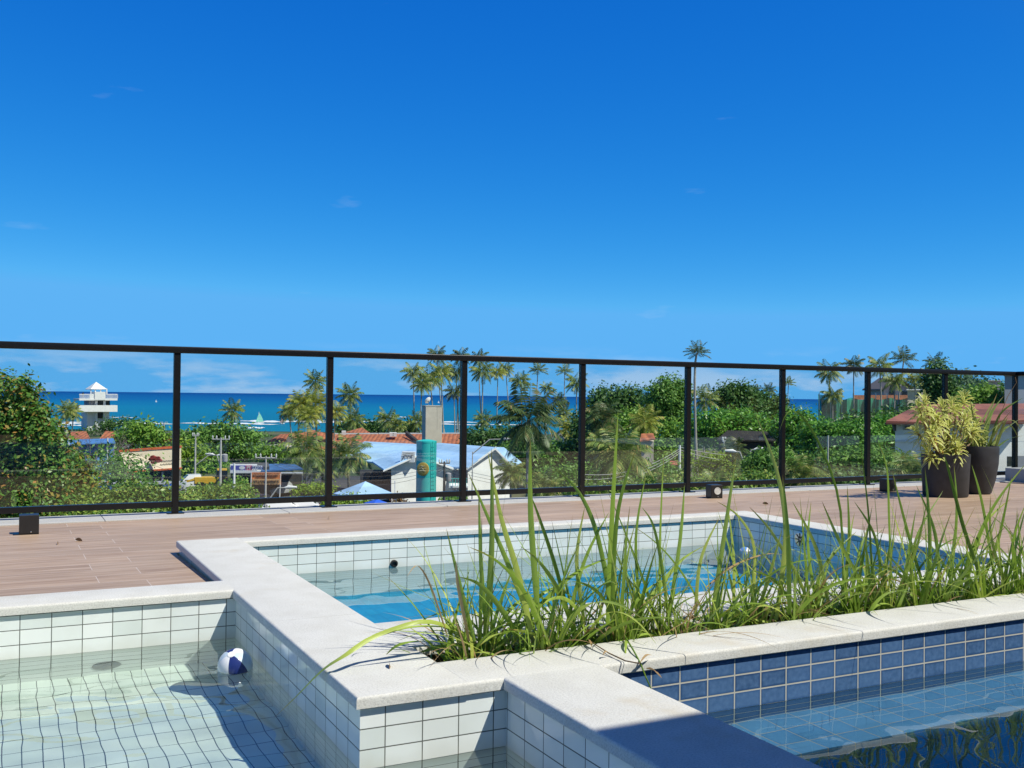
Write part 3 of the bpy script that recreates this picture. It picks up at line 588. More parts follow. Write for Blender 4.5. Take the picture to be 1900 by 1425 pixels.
# the long leaf that hangs over the shallow pool
t = tufts[0]
def on_x(px, py, X):
    v = P(px, py, 1) - EYE; return EYE + v * (X / v.x)
path = [P(880, 1185, 3.0), on_z(835, 1163, .075), on_z(780, 1153, .11), on_z(700, 1178, .085), on_z(640, 1215, .05), on_x(597, 1243, .775), on_x(548, 1293, .72), on_x(506, 1334, .68)]
t[2].add([q - t[1].location for q in path], .015, side=(.5, .6, .6), n=24, prof=lambda v: min(1, .7 + v) * (1 - max(0, (v - .55) / .45) ** 2.2) + .04)
for px, t, g, d in tufts:
    g.build('leaves', M['blade'], t); d.build('dry_leaves', M['dry_blade'], t)
WEEDS = [(850, 2.665, 'low weed with broad leaves at the left corner of the planter'), (930, 2.65, 'low leafy weed at the foot of the second grass tuft'), (1010, 2.65, 'spreading low weed hugging the front coping'), (1110, 2.64, 'small weed sprouting between the dense middle tufts'),
         (1750, 2.66, 'leafy weed under the two dark pots'), (1840, 2.67, 'broad leaved weed near the right edge of the planter')]
for px, y, lab in WEEDS:
    b = on_y(px, 1180, y); b.z = -.085; t = empty('weed', b, lab, 'weed', 'low weeds in the planter'); g = Blades()
    for k in range(46):
        a = random.uniform(0, 6.28); bb = Vector((random.gauss(0, .05), random.gauss(0, .02), random.uniform(0, .04)))
        g.add(arc_pts(bb, a, random.uniform(.3, 1.2), random.uniform(.05, .13), random.uniform(.05, .25)), random.uniform(.008, .018), prof=lambda v: math.sin(math.pi * min(1, v * .92 + .06)), n=6)
    g.build('leaves', M['weed'], t)
# a wiry runner that lies over the front coping and hangs down the blue tiles
vn = empty('runner', (1.7, 2.5, 0), 'thin wiry green runner hanging over the coping onto blue tiles', 'runner')
pts = [on_z(1140, 1165, -.05), on_z(1159, 1180, .012), on_z(1175, 1206, .010), on_y(1188, 1230, 2.377), on_y(1199, 1258, 2.36), on_y(1219, 1302, 2.37)]
MB().tube([p - vn.location for p in pts], [.003, .003, .0028, .0026, .0022, .001], 6).build('stem', M['weed'], vn)
pts = [on_z(1092, 1188, .004), on_z(1130, 1212, .006), on_z(1160, 1226, .008), on_z(1187, 1231, .010)]
MB().tube([p - vn.location for p in pts], [.0012, .002, .002, .002], 6).build('stem', M['stem'], vn)
g = Blades()
for a, b_ in (((1188, 1229), (1210, 1216)), ((1130, 1212), (1118, 1216)), ((1199, 1240), (1228, 1258)), ((1092, 1188), (1098, 1200))):
    A, B = on_z(*a, .012) - vn.location, on_z(*b_, .012) - vn.location; g.add([A, (A + B) / 2 + Vector((0, 0, .01)), B], .009, side=(0, 1, 0.2), n=6, prof=lambda v: math.sin(math.pi * min(1, v * .92 + .06)))
g.build('leaves', M['dry_blade'], vn)

# ------------------------------------------------------------------ the two potted plants
def pot(x, y, prof, label, squash=1.0, rz=0.0):
    t = empty('pot', (x, y, deck_z(y)), label, 'pot', None, rz)
    o = MB().lathe(prof, 56, cap=False).build('body', M['pot'], t, smooth=True); o.scale = (1, squash, 1)
    s = MB().lathe([(prof[-1][0] + .002, prof[-1][1]), (prof[-1][0] * .5, prof[-1][1] + .012), (.002, prof[-1][1] + .016)], 40).build('soil', M['soil'], t); s.scale = (1, squash, 1)
    return t
pot(7.22, 6.04, [(.002, 0), (.172, 0), (.182, .012), (.198, .352), (.198, .366), (.180, .366), (.176, .33)], 'wide dark grey pot holding the yellow striped bush')
pot(7.72, 6.12, [(.002, 0), (.10, 0), (.115, .01), (.150, .13), (.172, .27), (.178, .40), (.174, .425), (.158, .425), (.155, .395)], 'taller tapering dark grey pot behind the wide one')
bush = empty('dracaena', (7.22, 6.04, deck_z(6.04) + .33), 'yellow and green striped bushy plant growing in the wide pot', 'pot plant')
g = Blades(); og = Blades(); st = MB()
heads = []
zc = bush.location.z
for px, py in ((1716, 742), (1712, 775), (1730, 800), (1748, 752), (1740, 775), (1760, 790), (1788, 735), (1775, 760), (1800, 765), (1795, 795), (1770, 815), (1745, 830), (1720, 835), (1810, 790), (1806, 815), (1700, 800), (1755, 810), (1765, 745), (1728, 765), (1705, 755), (1815, 805), (1778, 828), (1722, 812), (1790, 775)):
    y = 6.04 + random.uniform(-.2, .2); heads.append(on_y(px, py, y) - bush.location)
for k, h in enumerate(heads):
    out = Vector((h.x, h.y, 0)); up = (Vector((0, 0, 1)) + out * 1.1 + Vector((random.gauss(0, .2), random.gauss(0, .2), 0))).normalized()
    st.tube([(h.x * .25, h.y * .25, 0), (h.x * .7, h.y * .7, h.z * .5), h], [.009, .007, .005], 6)
    e1 = up.orthogonal().normalized(); e2 = up.cross(e1)
    for j in range(34):
        a = j * 2.4; el = 1.3 - 1.6 * (j / 34) + random.gauss(0, .12)
        d = up * math.sin(el) + (e1 * math.cos(a) + e2 * math.sin(a)) * math.cos(el); b0 = h - up * .10 * (j / 34)
        L = random.uniform(.085, .135); pts = [b0, b0 + d * L * .35, b0 + d * L * .7 + Vector((0, 0, -.012)), b0 + d * L * .95 + Vector((0, 0, -.038))]
        g.add(pts, random.uniform(.018, .026), side=d.cross(up), n=6, prof=lambda v: (math.sin(math.pi * min(1, v * .93 + .05)) ** .8), fold=.3)
    if h.z < .33:
        for j in range(2):
            d = Vector((random.gauss(0, .4), random.gauss(0, .4), -1)).normalized(); b0 = h * .9; L = random.uniform(.08, .14)
            og.add([b0, b0 + d * L * .5 + Vector((random.gauss(0, .01), 0, 0)), b0 + d * L], .014, n=4)
g.build('leaves', M['dracaena'], bush); st.build('stems', M['stem'], bush, smooth=True)
M['orange_leaf'] = leaf_mat('withered_leaf', [(0, (.45, .20, .03)), (1, (.55, .38, .10))], .6, .4); og.build('withered_leaves', M['orange_leaf'], bush)
lily = empty('strap_plant', (7.72, 6.12, deck_z(6.12) + .40), 'loose green strap leaved plant growing in the taller pot', 'pot plant')
g = Blades()
for pts in ([(1822, 838), (1828, 790), (1850, 730)], [(1830, 838), (1850, 790), (1880, 780), (1895, 800)], [(1835, 838), (1860, 800), (1896, 775)], [(1825, 838), (1838, 770), (1862, 735)], [(1840, 838), (1870, 815), (1900, 808)], [(1810, 838), (1808, 790), (1800, 740)], [(1845, 838), (1862, 790), (1870, 775)], [(1830, 838), (1870, 790), (1890, 812)],
            [(1815, 838), (1815, 800), (1842, 745)], [(1806, 838), (1802, 810), (1795, 790)], [(1835, 838), (1855, 770), (1898, 738)]):
    y0 = 6.12 + random.uniform(-.08, .08); y1 = y0 + random.uniform(-.2, .2)
    g.add([on_y(x, y, y0 + (y1 - y0) * i / (len(pts) - 1)) - lily.location for i, (x, y) in enumerate(pts)], random.uniform(.018, .03), side=(.7, -.5, .3), n=14)
for k in range(34): g.add(arc_pts((random.gauss(0, .05), random.gauss(0, .05), 0), random.uniform(0, 6.28), random.uniform(.05, .7), random.uniform(.15, .42), random.choice((.05, .12, .25))), random.uniform(.012, .024))
g.build('leaves', M['strap'], lily)
st = MB(); st.tube([on_y(1843, 838, 6.12) - lily.location, on_y(1856, 770, 6.1) - lily.location, on_y(1870, 735, 6.05) - lily.location, on_y(1886, 710, 6.0) - lily.location, on_y(1884, 700, 6.0) - lily.location], [.004, .003, .003, .002, .002], 6); st.build('flower_stalk', M['dry_blade'], lily)

# fallen leaves and bits on the deck and copings
for px, py, z, lab in ((107, 1009, None, 'curled dark leaf lying on the bare deck near the left light'), (146, 1003, None, 'tiny dark leaf on the deck right of the curled one'), (610, 962, None, 'dry leaf scrap on the deck behind the plunge pool'), (722, 1236, .002, 'small withered leaf on the pale corner coping'), (1290, 1150, .002, 'brown leaf scrap on the front coping beside the tufts'), (1420, 935, None, 'leaf scrap on the deck near the middle deck light')):
    p = on_z(px, py, z if z is not None else -.07)
    if z is None: p = on_z(px, py, deck_z(p.y) + .002)
    t = Blades(); a = random.uniform(0, 3.1); d = Vector((math.cos(a), math.sin(a), 0)) * .022
    t.add([-d, Vector((0, 0, .006)), d + Vector((0, 0, .004))], .022, side=(-d.y, d.x, .1), n=8, prof=lambda v: math.sin(math.pi * min(1, v * .92 + .06)))
    o = t.build('fallen_leaf', M['stem'], None); o.location = p; tag(o, lab, 'leaf', 'fallen leaves')

# ================================================================== the town and the sea below the terrace
GZ, SEA = -9.4, -11.4
FH = Vector((math.sin(YAW), math.cos(YAW), 0)); RH = Vector((math.cos(YAW), -math.sin(YAW), 0))
VIEW_RZ = -YAW                                                        # turns a local x axis to run across the view
def at_uv(u, v, z): return RH * u + FH * v + Vector((0, 0, z))
def gnd(px, d, z=GZ):
    p = P(px, 735, d); return Vector((p.x, p.y, z))

def sea_mat():
    m, n, l, b = mat('sea'); b.inputs['Roughness'].default_value = .55; b.inputs['Specular IOR Level'].default_value = .10
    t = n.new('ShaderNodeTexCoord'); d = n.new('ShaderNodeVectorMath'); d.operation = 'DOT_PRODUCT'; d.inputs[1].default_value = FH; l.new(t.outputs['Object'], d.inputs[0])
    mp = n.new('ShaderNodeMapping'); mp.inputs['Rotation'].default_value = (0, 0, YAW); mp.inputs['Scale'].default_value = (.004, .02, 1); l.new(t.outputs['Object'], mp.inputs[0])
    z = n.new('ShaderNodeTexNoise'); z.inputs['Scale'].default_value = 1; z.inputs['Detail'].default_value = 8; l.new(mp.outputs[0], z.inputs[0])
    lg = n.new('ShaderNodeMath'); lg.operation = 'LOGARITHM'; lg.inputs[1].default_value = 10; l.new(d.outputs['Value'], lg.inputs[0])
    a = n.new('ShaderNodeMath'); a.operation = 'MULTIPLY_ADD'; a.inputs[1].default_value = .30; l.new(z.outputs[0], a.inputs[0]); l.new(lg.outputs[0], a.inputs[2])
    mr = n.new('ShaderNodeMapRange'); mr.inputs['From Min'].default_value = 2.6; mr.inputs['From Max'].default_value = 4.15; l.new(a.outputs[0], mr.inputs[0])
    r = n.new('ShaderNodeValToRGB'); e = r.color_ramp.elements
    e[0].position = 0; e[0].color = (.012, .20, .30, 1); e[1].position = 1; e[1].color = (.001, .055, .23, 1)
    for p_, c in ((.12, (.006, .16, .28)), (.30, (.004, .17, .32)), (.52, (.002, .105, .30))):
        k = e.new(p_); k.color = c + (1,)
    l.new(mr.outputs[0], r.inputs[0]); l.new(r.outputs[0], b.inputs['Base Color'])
    return m
def ground_mat():
    m, n, l, b = mat('ground'); b.inputs['Roughness'].default_value = .95
    t = n.new('ShaderNodeTexCoord'); z = n.new('ShaderNodeTexNoise'); z.inputs['Scale'].default_value = .08; z.inputs['Detail'].default_value = 8; l.new(t.outputs['Object'], z.inputs[0])
    r = n.new('ShaderNodeValToRGB'); e = r.color_ramp.elements
    e[0].position = .4; e[0].color = (.03, .06, .015, 1); e[1].position = .62; e[1].color = (.12, .12, .06, 1); l.new(z.outputs[0], r.inputs[0]); l.new(r.outputs[0], b.inputs['Base Color']); return m
M['sea'] = sea_mat(); M['ground'] = ground_mat()
M['asphalt'] = plain('asphalt', (.055, .055, .055), .9, .25, .6)
M['sand'] = plain('sand', (.42, .34, .24), .95, .15, .3)
M['foam'] = plain('foam', (.75, .78, .80), .8, .08, .5)
def sheet(name, quads, m):
    mb = MB()
    for q in quads: mb.add(q, [tuple(range(len(q)))])
    return tag(mb.build(name, m), kind='structure')
sheet('ground', [[at_uv(-900, -60, GZ), at_uv(900, -60, GZ), at_uv(900, 268, GZ), at_uv(-900, 268, GZ)], [at_uv(-900, 268, GZ), at_uv(900, 268, GZ), at_uv(900, 325, SEA - .6), at_uv(-900, 325, SEA - .6)]], M['ground'])
sheet('beach', [[at_uv(-900, 276, GZ - .25), at_uv(900, 276, GZ - .25), at_uv(900, 322, SEA - .3), at_uv(-900, 322, SEA - .3)]], M['sand'])
sheet('sea', [[at_uv(-60000, 312, SEA), at_uv(60000, 312, SEA), at_uv(60000, 70000, SEA), at_uv(-60000, 70000, SEA)]], M['sea'])
sheet('road', [[at_uv(-45, 62, GZ + .03), at_uv(40, 62, GZ + .03), at_uv(40, 84, GZ + .03), at_uv(-45, 84, GZ + .03)], [at_uv(-30, 84, GZ + .034), at_uv(-12, 84, GZ + .034), at_uv(-12, 125, GZ + .034), at_uv(-30, 125, GZ + .034)]], M['asphalt'])
def foam(px0, px1, py, th, seed):
    r = np.random.default_rng(seed); q = []; n = 60; top = []; bot = []
    for i in range(n + 1):
        px = px0 + (px1 - px0) * i / n; w = 1.5 * th * (.4 + .8 * abs(math.sin(i * .37 + seed)) * r.uniform(.5, 1)) * min(1, 6 * i / n, 6 * (n - i) / n)
        yy = py + .0102 * (px - 400) + .5 * math.sin(i * .21 + seed)
        top.append(on_z(px, yy - w, SEA + .12)); bot.append(on_z(px, yy + w * .5, SEA + .12))
    q = [[bot[i], bot[i + 1], top[i + 1], top[i]] for i in range(n)]
    return q
qs = []
for i, a in enumerate(((80, 330, 788, 1.3), (90, 190, 791.5, .9), (100, 320, 786, .5), (330, 520, 786, 1.1), (440, 640, 781, 1.5), (455, 492, 793, 1.2), (520, 700, 779, .7), (640, 900, 779, .9), (760, 1000, 783, .8), (30, 130, 794, .7), (700, 760, 770, .5), (200, 260, 776, .4))): qs += foam(*a, i)
sheet('surf', qs, M['foam'])

# ------------------------------------------------------------------ foliage
LM = {}
LM['mango'] = leaf_mat('mango_leaf', [(0, (0.074, 0.167, 0.030)), (.75, (0.146, 0.288, 0.046)), (.4, (0.098, 0.227, 0.030)), (.9, (0.327, 0.258, 0.046)), (1, (0.425, 0.197, 0.060))], .4, .25)
LM['mango2'] = leaf_mat('mango_new_leaf', [(0, (0.095, 0.189, 0.027)), (.6, (0.176, 0.297, 0.041)), (.35, (0.135, 0.243, 0.027)), (.8, (0.324, 0.270, 0.041)), (1, (0.378, 0.189, 0.041))], .4, .28)
LM['hedge'] = leaf_mat('hedge_leaf', [(0, (0.082, 0.181, 0.030)), (1, (0.359, 0.409, 0.076)), (.5, (0.163, 0.302, 0.046))], .4, .28)
LM['bright'] = leaf_mat('bright_leaf', [(0, (0.118, 0.265, 0.031)), (1, (0.286, 0.435, 0.062)), (.5, (0.185, 0.358, 0.047))], .5, .3)
LM['lime'] = leaf_mat('lime_leaf', [(0, (0.176, 0.324, 0.027)), (1, (0.351, 0.459, 0.054)), (.5, (0.257, 0.405, 0.041))], .5, .32)
LM['mid'] = leaf_mat('mid_leaf', [(0, (0.080, 0.206, 0.033)), (1, (0.213, 0.379, 0.066)), (.5, (0.142, 0.296, 0.050))], .5, .28)
LM['dark'] = leaf_mat('dark_leaf', [(0, (0.046, 0.119, 0.030)), (1, (0.128, 0.236, 0.051)), (.5, (0.073, 0.169, 0.034))], .5, .22)
LM['almond'] = leaf_mat('almond_leaf', [(0, (0.073, 0.220, 0.034)), (1, (0.201, 0.423, 0.051)), (.5, (0.128, 0.321, 0.037))], .35, .25)
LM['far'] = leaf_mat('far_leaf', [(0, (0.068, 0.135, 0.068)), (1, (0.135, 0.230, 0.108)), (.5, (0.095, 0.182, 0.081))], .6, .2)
LM['palm'] = leaf_mat('palm_frond', [(0, (0.105, 0.179, 0.049)), (.8, (0.263, 0.341, 0.082)), (.45, (0.175, 0.259, 0.056)), (1, (0.595, 0.454, 0.162))], .45, .25)
LM['palm_gold'] = leaf_mat('golden_frond', [(0, (0.214, 0.284, 0.043)), (.8, (0.429, 0.454, 0.085)), (.45, (0.306, 0.369, 0.057)), (1, (0.643, 0.482, 0.142))], .45, .3)
LM['palm_dark'] = leaf_mat('dark_frond', [(0, (0.058, 0.109, 0.039)), (.85, (0.134, 0.186, 0.062)), (.5, (0.092, 0.147, 0.047)), (1, (0.402, 0.279, 0.124))], .45, .2)
M['bark'] = plain('bark', (.16, .12, .09), .9, .3, 4, .5)
M['pale_bark'] = plain('pale_bark', (.38, .35, .30), .9, .2, 3, .4)

def leaves_mesh(name, lobes, n, size, seed, per=12, spread=1.0):
    """leaf sized faces in sprays over the outside of each lobe; lobes: (centre, rx, ry, rz)"""
    r = np.random.default_rng(seed)
    C = np.array([[*l[0]] for l in lobes]); Rr = np.array([[l[1], l[2], l[3]] for l in lobes])
    w = Rr[:, 0] * Rr[:, 2]; w = w / w.sum()
    n = int(n * 1.7); nc = max(1, n // per); k = r.choice(len(lobes), nc, p=w)
    d = r.normal(size=(nc, 3)); d[:, 2] += .25; d /= np.linalg.norm(d, axis=1)[:, None]
    rad = r.uniform(.3, 1.0, nc) ** .4 * (1 + .07 * np.clip(r.normal(size=nc), -2, 1.6))
    cc = C[k] + d * Rr[k] * rad[:, None]
    cl = np.repeat(cc, per, 0); dl = np.repeat(d, per, 0); N = len(cl)
    pos = cl + r.normal(size=(N, 3)) * size * 1.15 * spread
    nrm = dl * .7 + r.normal(size=(N, 3)) * .55 + np.array([0, 0, .45]); nrm /= np.linalg.norm(nrm, axis=1)[:, None]
    ax = np.cross(nrm, r.normal(size=(N, 3))); ax[:, 2] -= .35; ax -= nrm * (ax * nrm).sum(1)[:, None]; ax /= np.linalg.norm(ax, axis=1)[:, None] + 1e-9
    sd = np.cross(nrm, ax); L = size * r.uniform(.7, 1.3, N)[:, None]; W = L * .52
    v = np.stack([pos - ax * L * .5, pos + sd * W * .5 - nrm * L * .06, pos + ax * L * .5 - nrm * L * .12, pos - sd * W * .5 - nrm * L * .06], 1).reshape(-1, 3)
    f = np.arange(N * 4).reshape(N, 4)
    return np_mesh(name, v, f)
TSEED = [100]
def tree(label, lobes, d, m, n, size, trunk=None, name='tree', cat='tree', group=None, bark=None, per=12, spread=1.0):
    """lobes: (px, py, half width px, half height px[, extra depth m]) of the crown as the photo shows it at d metres"""
    TSEED[0] += 1; r = np.random.default_rng(TSEED[0]); L = []
    for lb in lobes:
        px, py, w, h = lb[:4]; dd = lb[4] if len(lb) > 4 else r.uniform(-.5, .5) * M_(w, d)
        c = P(px, py, d + dd); L.append((c, M_(w, d), M_(w, d), M_(h, d)))
    cen = sum((l[0] for l in L), Vector()) / len(L)
    base = gnd(trunk, d) if trunk is not None else Vector((cen.x, cen.y, GZ))
    t = empty(name, base, label, cat, group)
    L2 = [(l[0] - base, *l[1:]) for l in L]
    link('crown', leaves_mesh(name + '_leaves', L2, n, size, TSEED[0], per, spread), m, t)
    H = (cen - base).z; mb = MB(); tr = max(.08, H * .022)
    low = min(l[0].z - l[3] for l in L2); fork = Vector((0, 0, max(.4, min(low + .15 * H, H * .7))))
    mb.tube([(0, 0, -.1), fork * .5 + Vector((tr * .6, 0, 0)), fork], [tr * 1.4, tr, tr * .85], 8)
    for l in L2[:7]:
        e = l[0] + Vector((0, 0, l[3] * .35)); mb.tube([fork - Vector((0, 0, .05)), fork.lerp(e, .5) + Vector((0, 0, -.06 * H)), e], [tr * .6, tr * .4, tr * .12], 6)
    mb.build('trunk', bark or M['bark'], t, smooth=True)
    return t

def palm_crown(name, nf, lo, hi, droop, hang, seed, wind=0.0, width=1.0):
    """a crown with fronds one unit long: fronds arch from elevation hi (young) to lo (old), leaflets hang from each rachis"""
    r = random.Random(seed); V = []; Fc = []
    for i in range(nf):
        az = i * 2.39996 + r.uniform(-.2, .2); el = hi + (lo - hi) * (i / nf) ** .9 + r.gauss(0, .08); L = r.uniform(.85, 1.08)
        d = Vector((math.cos(az) * math.cos(el), math.sin(az) * math.cos(el), math.sin(el))); p = Vector((0, 0, 0)); side = Vector((-math.sin(az), math.cos(az), 0)); pts = [p.copy()]; dirs = [d.copy()]
        N = 12
        for k in range(N):
            p = p + d * (L / N); d = (d + Vector((wind * .05, 0, -droop * (.4 + k / N)))).normalized(); pts.append(p.copy()); dirs.append(d.copy())
        for k in range(N):
            w0, w1 = .013 * (1 - k / N) + .003, .013 * (1 - (k + 1) / N) + .003; b = len(V)
            V += [pts[k] - side * w0, pts[k] + side * w0, pts[k + 1] + side * w1, pts[k + 1] - side * w1]; Fc.append((b, b + 1, b + 2, b + 3))
        M2 = 22
        for j in range(M2):
            s = .14 + .86 * (j + .5) / M2; x = s * N; k = min(N - 1, int(x)); q = pts[k].lerp(pts[k + 1], x - k); t = dirs[k]
            ll = (.30 * math.sin(math.pi * min(1, (s * .82 + .10))) + .05) * width; upv = side.cross(t)
            for sg in (-1, 1):
                e = (side * sg * .8 + t * .55 - Vector((0, 0, 1)) * (hang + r.uniform(-.15, .2)) - upv * .1).normalized(); b = len(V); hw = .020
                tip = q + e * ll + Vector((0, 0, -hang * ll * .35)); mid = q + e * ll * .5
                V += [q - t * hw * .5, mid - t * hw, tip, mid + t * hw]; Fc.append((b, b + 1, b + 2, b + 3))
    return np_mesh(name, [tuple(v) for v in V], Fc)
PC = {'coco': [palm_crown('coconut_crown', 26, -.9, 1.35, .10, .55, s) for s in (1, 2, 3)],
      'tall': [palm_crown('tall_crown', 22, -.75, 1.25, .13, .75, s) for s in (4, 5, 6)],
      'up': [palm_crown('upright_crown', 17, -.15, 1.3, .09, .35, s) for s in (7, 8)],
      'bushy': [palm_crown('bushy_crown', 30, -.6, 1.45, .15, .45, s, 0, 1.15) for s in (9, 10, 11)]}
PN = [0]
def palm(label, px, py, d, rpx, base_px=None, kind='tall', m='palm', group='coconut palms', mid_px=None, name='palm_tree'):
    PN[0] += 1; top = P(px, py, d); base = gnd(base_px if base_px is not None else px + random.uniform(-4, 4), d)
    t = empty(name, base, label, 'palm tree', group)
    me = PC[kind][PN[0] % len(PC[kind])]
    o = bpy.data.objects.new('crown', me if (len(me.materials) == 0 or me.materials[0] == LM[m]) else me.copy()); COL.objects.link(o)
    o.data.materials.clear(); o.data.materials.append(LM[m]); o.parent = t; o.location = top - base; s = M_(rpx, d) * 1.12
    o.scale = (s, s, s); o.rotation_euler = (random.uniform(-.12, .12), random.uniform(-.12, .12), random.uniform(0, 6.28))
    H = (top - base).z; e = top - base; mid = e * .5 + Vector((random.uniform(-.015, .015) * H, random.uniform(-.015, .015) * H, 0))
    if mid_px is not None: q = P(mid_px[0], mid_px[1], d) - base; pts = [(0, 0, -.1), q, e]
    else: pts = [Vector((0, 0, -.1)), mid, e]
    # smooth the bend
    a, b, c = (Vector(p) for p in pts); pts = [a * (1 - u) ** 2 + (b * 2 - (a + c) * .5) * 2 * u * (1 - u) + c * u * u for u in (0, .15, .3, .45, .6, .75, .9, 1)]
    r0 = max(.10, min(.16, s * .05)); mb = MB(); mb.tube(pts, [r0 * 1.5, r0 * 1.1, r0, r0 * .95, r0 * .9, r0 * .85, r0 * .8, r0 * .9], 8)
    mb.build('trunk', M['pale_bark'], t, smooth=True)
    return t

# --- left: the mango trees close to the terrace
tree('big mango tree with reddish new leaves filling the left edge', [(0, 750, 55, 55), (45, 745, 30, 40), (-60, 800, 90, 90), (25, 810, 60, 60), (70, 800, 36, 44), (95, 830, 34, 36), (15, 880, 75, 60), (85, 870, 45, 42), (-20, 940, 90, 50), (60, 930, 60, 40), (62, 775, 22, 26)], 42, LM['mango'], 15000, .21, 10, 'mango_tree')
tree('smaller mango tree with orange leaf tips beside the biggest one', [(110, 868, 32, 26), (140, 880, 28, 30), (100, 905, 40, 36), (150, 915, 34, 30), (128, 858, 22, 16)], 46, LM['mango2'], 4200, .22, 130, 'mango_tree')
tree('leafy hedge tree below the billboard in front of the blue truck', [(268, 915, 34, 14), (240, 928, 40, 22), (300, 925, 34, 20), (272, 945, 60, 26), (180, 935, 44, 22)], 44, LM['hedge'], 4200, .19, 260, 'hedge_tree', 'tree')
tree('dense hedge tree under the bottom rail of the leftmost panel', [(30, 965, 60, 22), (120, 960, 60, 22), (200, 965, 50, 20), (-40, 965, 40, 22), (280, 960, 40, 18)], 42, LM['hedge'], 4600, .19, 100, 'hedge_tree', 'tree')
tree('hedge tree of yellow green leaves under the second panel', [(370, 955, 44, 20), (430, 950, 40, 18), (345, 945, 26, 22), (460, 952, 22, 16), (310, 955, 26, 18)], 44, LM['hedge'], 3600, .19, 390, 'hedge_tree', 'tree')
tree('pale hedge bush between the paper banner and the white pole', [(390, 918, 30, 10), (430, 918, 30, 10), (360, 925, 22, 12), (455, 922, 14, 8)], 58, LM['hedge'], 2600, .2, 400, 'hedge_tree', 'tree')
tree('thin airy tree with sparse grey green leaves left of the billboard', [(225, 875, 42, 20), (205, 890, 36, 18), (250, 890, 30, 16), (190, 860, 26, 20)], 62, LM['mid'], 1500, .22, 225, per=6, spread=2.2)
# the leafless tree
def bare_tree(label, px, py_top, d, wpx, m):
    base = gnd(px, d); t = empty('bare_tree', base, label, 'tree'); r = random.Random(5); mb = MB(); top = P(px, py_top, d) - base; H = top.z; W = M_(wpx, d)
    def grow(p, dr, L, rad, k):
        q = p + dr * L; mb.tube([p, (p + q) / 2 + Vector((r.gauss(0, L * .04), r.gauss(0, L * .04), 0)), q], [rad, rad * .8, rad * .6], 5, False)
        if k:
            for _ in range(4 if k > 3 else 3): grow(q - dr * L * r.uniform(0, .5), (dr + Vector((r.gauss(0, .55), r.gauss(0, .55), r.gauss(.1, .25)))).normalized(), L * r.uniform(.55, .75), rad * .55, k - 1)
    grow(Vector((0, 0, 0)), Vector((0, 0, 1)), H * .48, .11, 5); mb.build('trunk', m, t); return t
bare_tree('leafless grey tree with fine twigs before the blue shed', 190, 790, 84, 50, plain('grey_twig', (.17, .13, .12), .9))
tree('dark windswept tree at the foot of the white lookout tower', [(212, 785, 20, 7), (196, 793, 16, 7), (234, 788, 18, 7), (168, 800, 22, 5), (250, 795, 12, 5)], 230, LM['dark'], 1500, .5, 215)
tree('round bright green tree behind the billboard', [(262, 808, 34, 18), (240, 820, 28, 16), (290, 818, 24, 16), (266, 798, 20, 12)], 150, LM['bright'], 2600, .55, 262)
tree('low lime tree right of the billboard beside a utility pole', [(345, 858, 24, 24), (335, 880, 24, 22), (360, 838, 18, 16), (330, 842, 14, 18)], 118, LM['lime'], 2000, .45, 345)
tree('broad mid green tree mass with a palm growing through it', [(380, 815, 36, 20), (415, 808, 34, 22), (452, 822, 30, 24), (390, 845, 44, 28), (440, 850, 40, 26), (350, 815, 18, 12), (470, 840, 18, 22)], 150, LM['mid'], 5200, .55, 410)
tree('lime green tree in front of the broad tree mass', [(385, 858, 24, 24), (372, 880, 24, 20), (400, 875, 22, 20)], 128, LM['bright'], 1700, .45, 385)
tree('trimmed round shrub at the parking entrance below the white shop', [(428, 906, 17, 10), (440, 903, 16, 11), (452, 909, 12, 8)], 90, LM['bright'], 900, .25, 436, 'shrub', 'shrub')
tree('low lime shrub under the front palms', [(575, 908, 20, 5), (600, 906, 18, 5), (555, 912, 14, 4)], 92, LM['lime'], 700, .25, 580, 'shrub', 'shrub')
tree('yellow green hedge in front of the blue pyramid canopy', [(632, 933, 20, 7), (655, 932, 20, 7), (612, 938, 14, 6), (672, 934, 12, 5)], 72, LM['lime'], 1100, .22, 640, 'hedge', 'hedge')
tree('reddish bronze shrub against the white gable wall', [(742, 931, 8, 6), (738, 937, 8, 5)], 80, leaf_mat('bronze_leaf', [(0, (.16, .06, .03)), (1, (.30, .20, .05))]), 320, .22, 742, 'shrub', 'shrub')
tree('small dark shrub right of the turquoise tank', [(835, 931, 16, 5), (852, 930, 12, 5), (818, 935, 8, 4)], 84, LM['mid'], 520, .22, 838, 'shrub', 'shrub')

tree('leafy shrub under the orange gable roof right of the parking banner', [(500, 848, 24, 10), (525, 850, 16, 10), (485, 842, 14, 10), (512, 838, 14, 6)], 130, LM['bright'], 1500, .4, 505, 'shrub', 'shrub')
tree('low dark scrub along the beach between the tree mass and the orange roofs', [(480, 815, 16, 8), (496, 820, 14, 7), (462, 812, 12, 8)], 235, LM['mid'], 900, .6, 480, 'shrub', 'shrub')
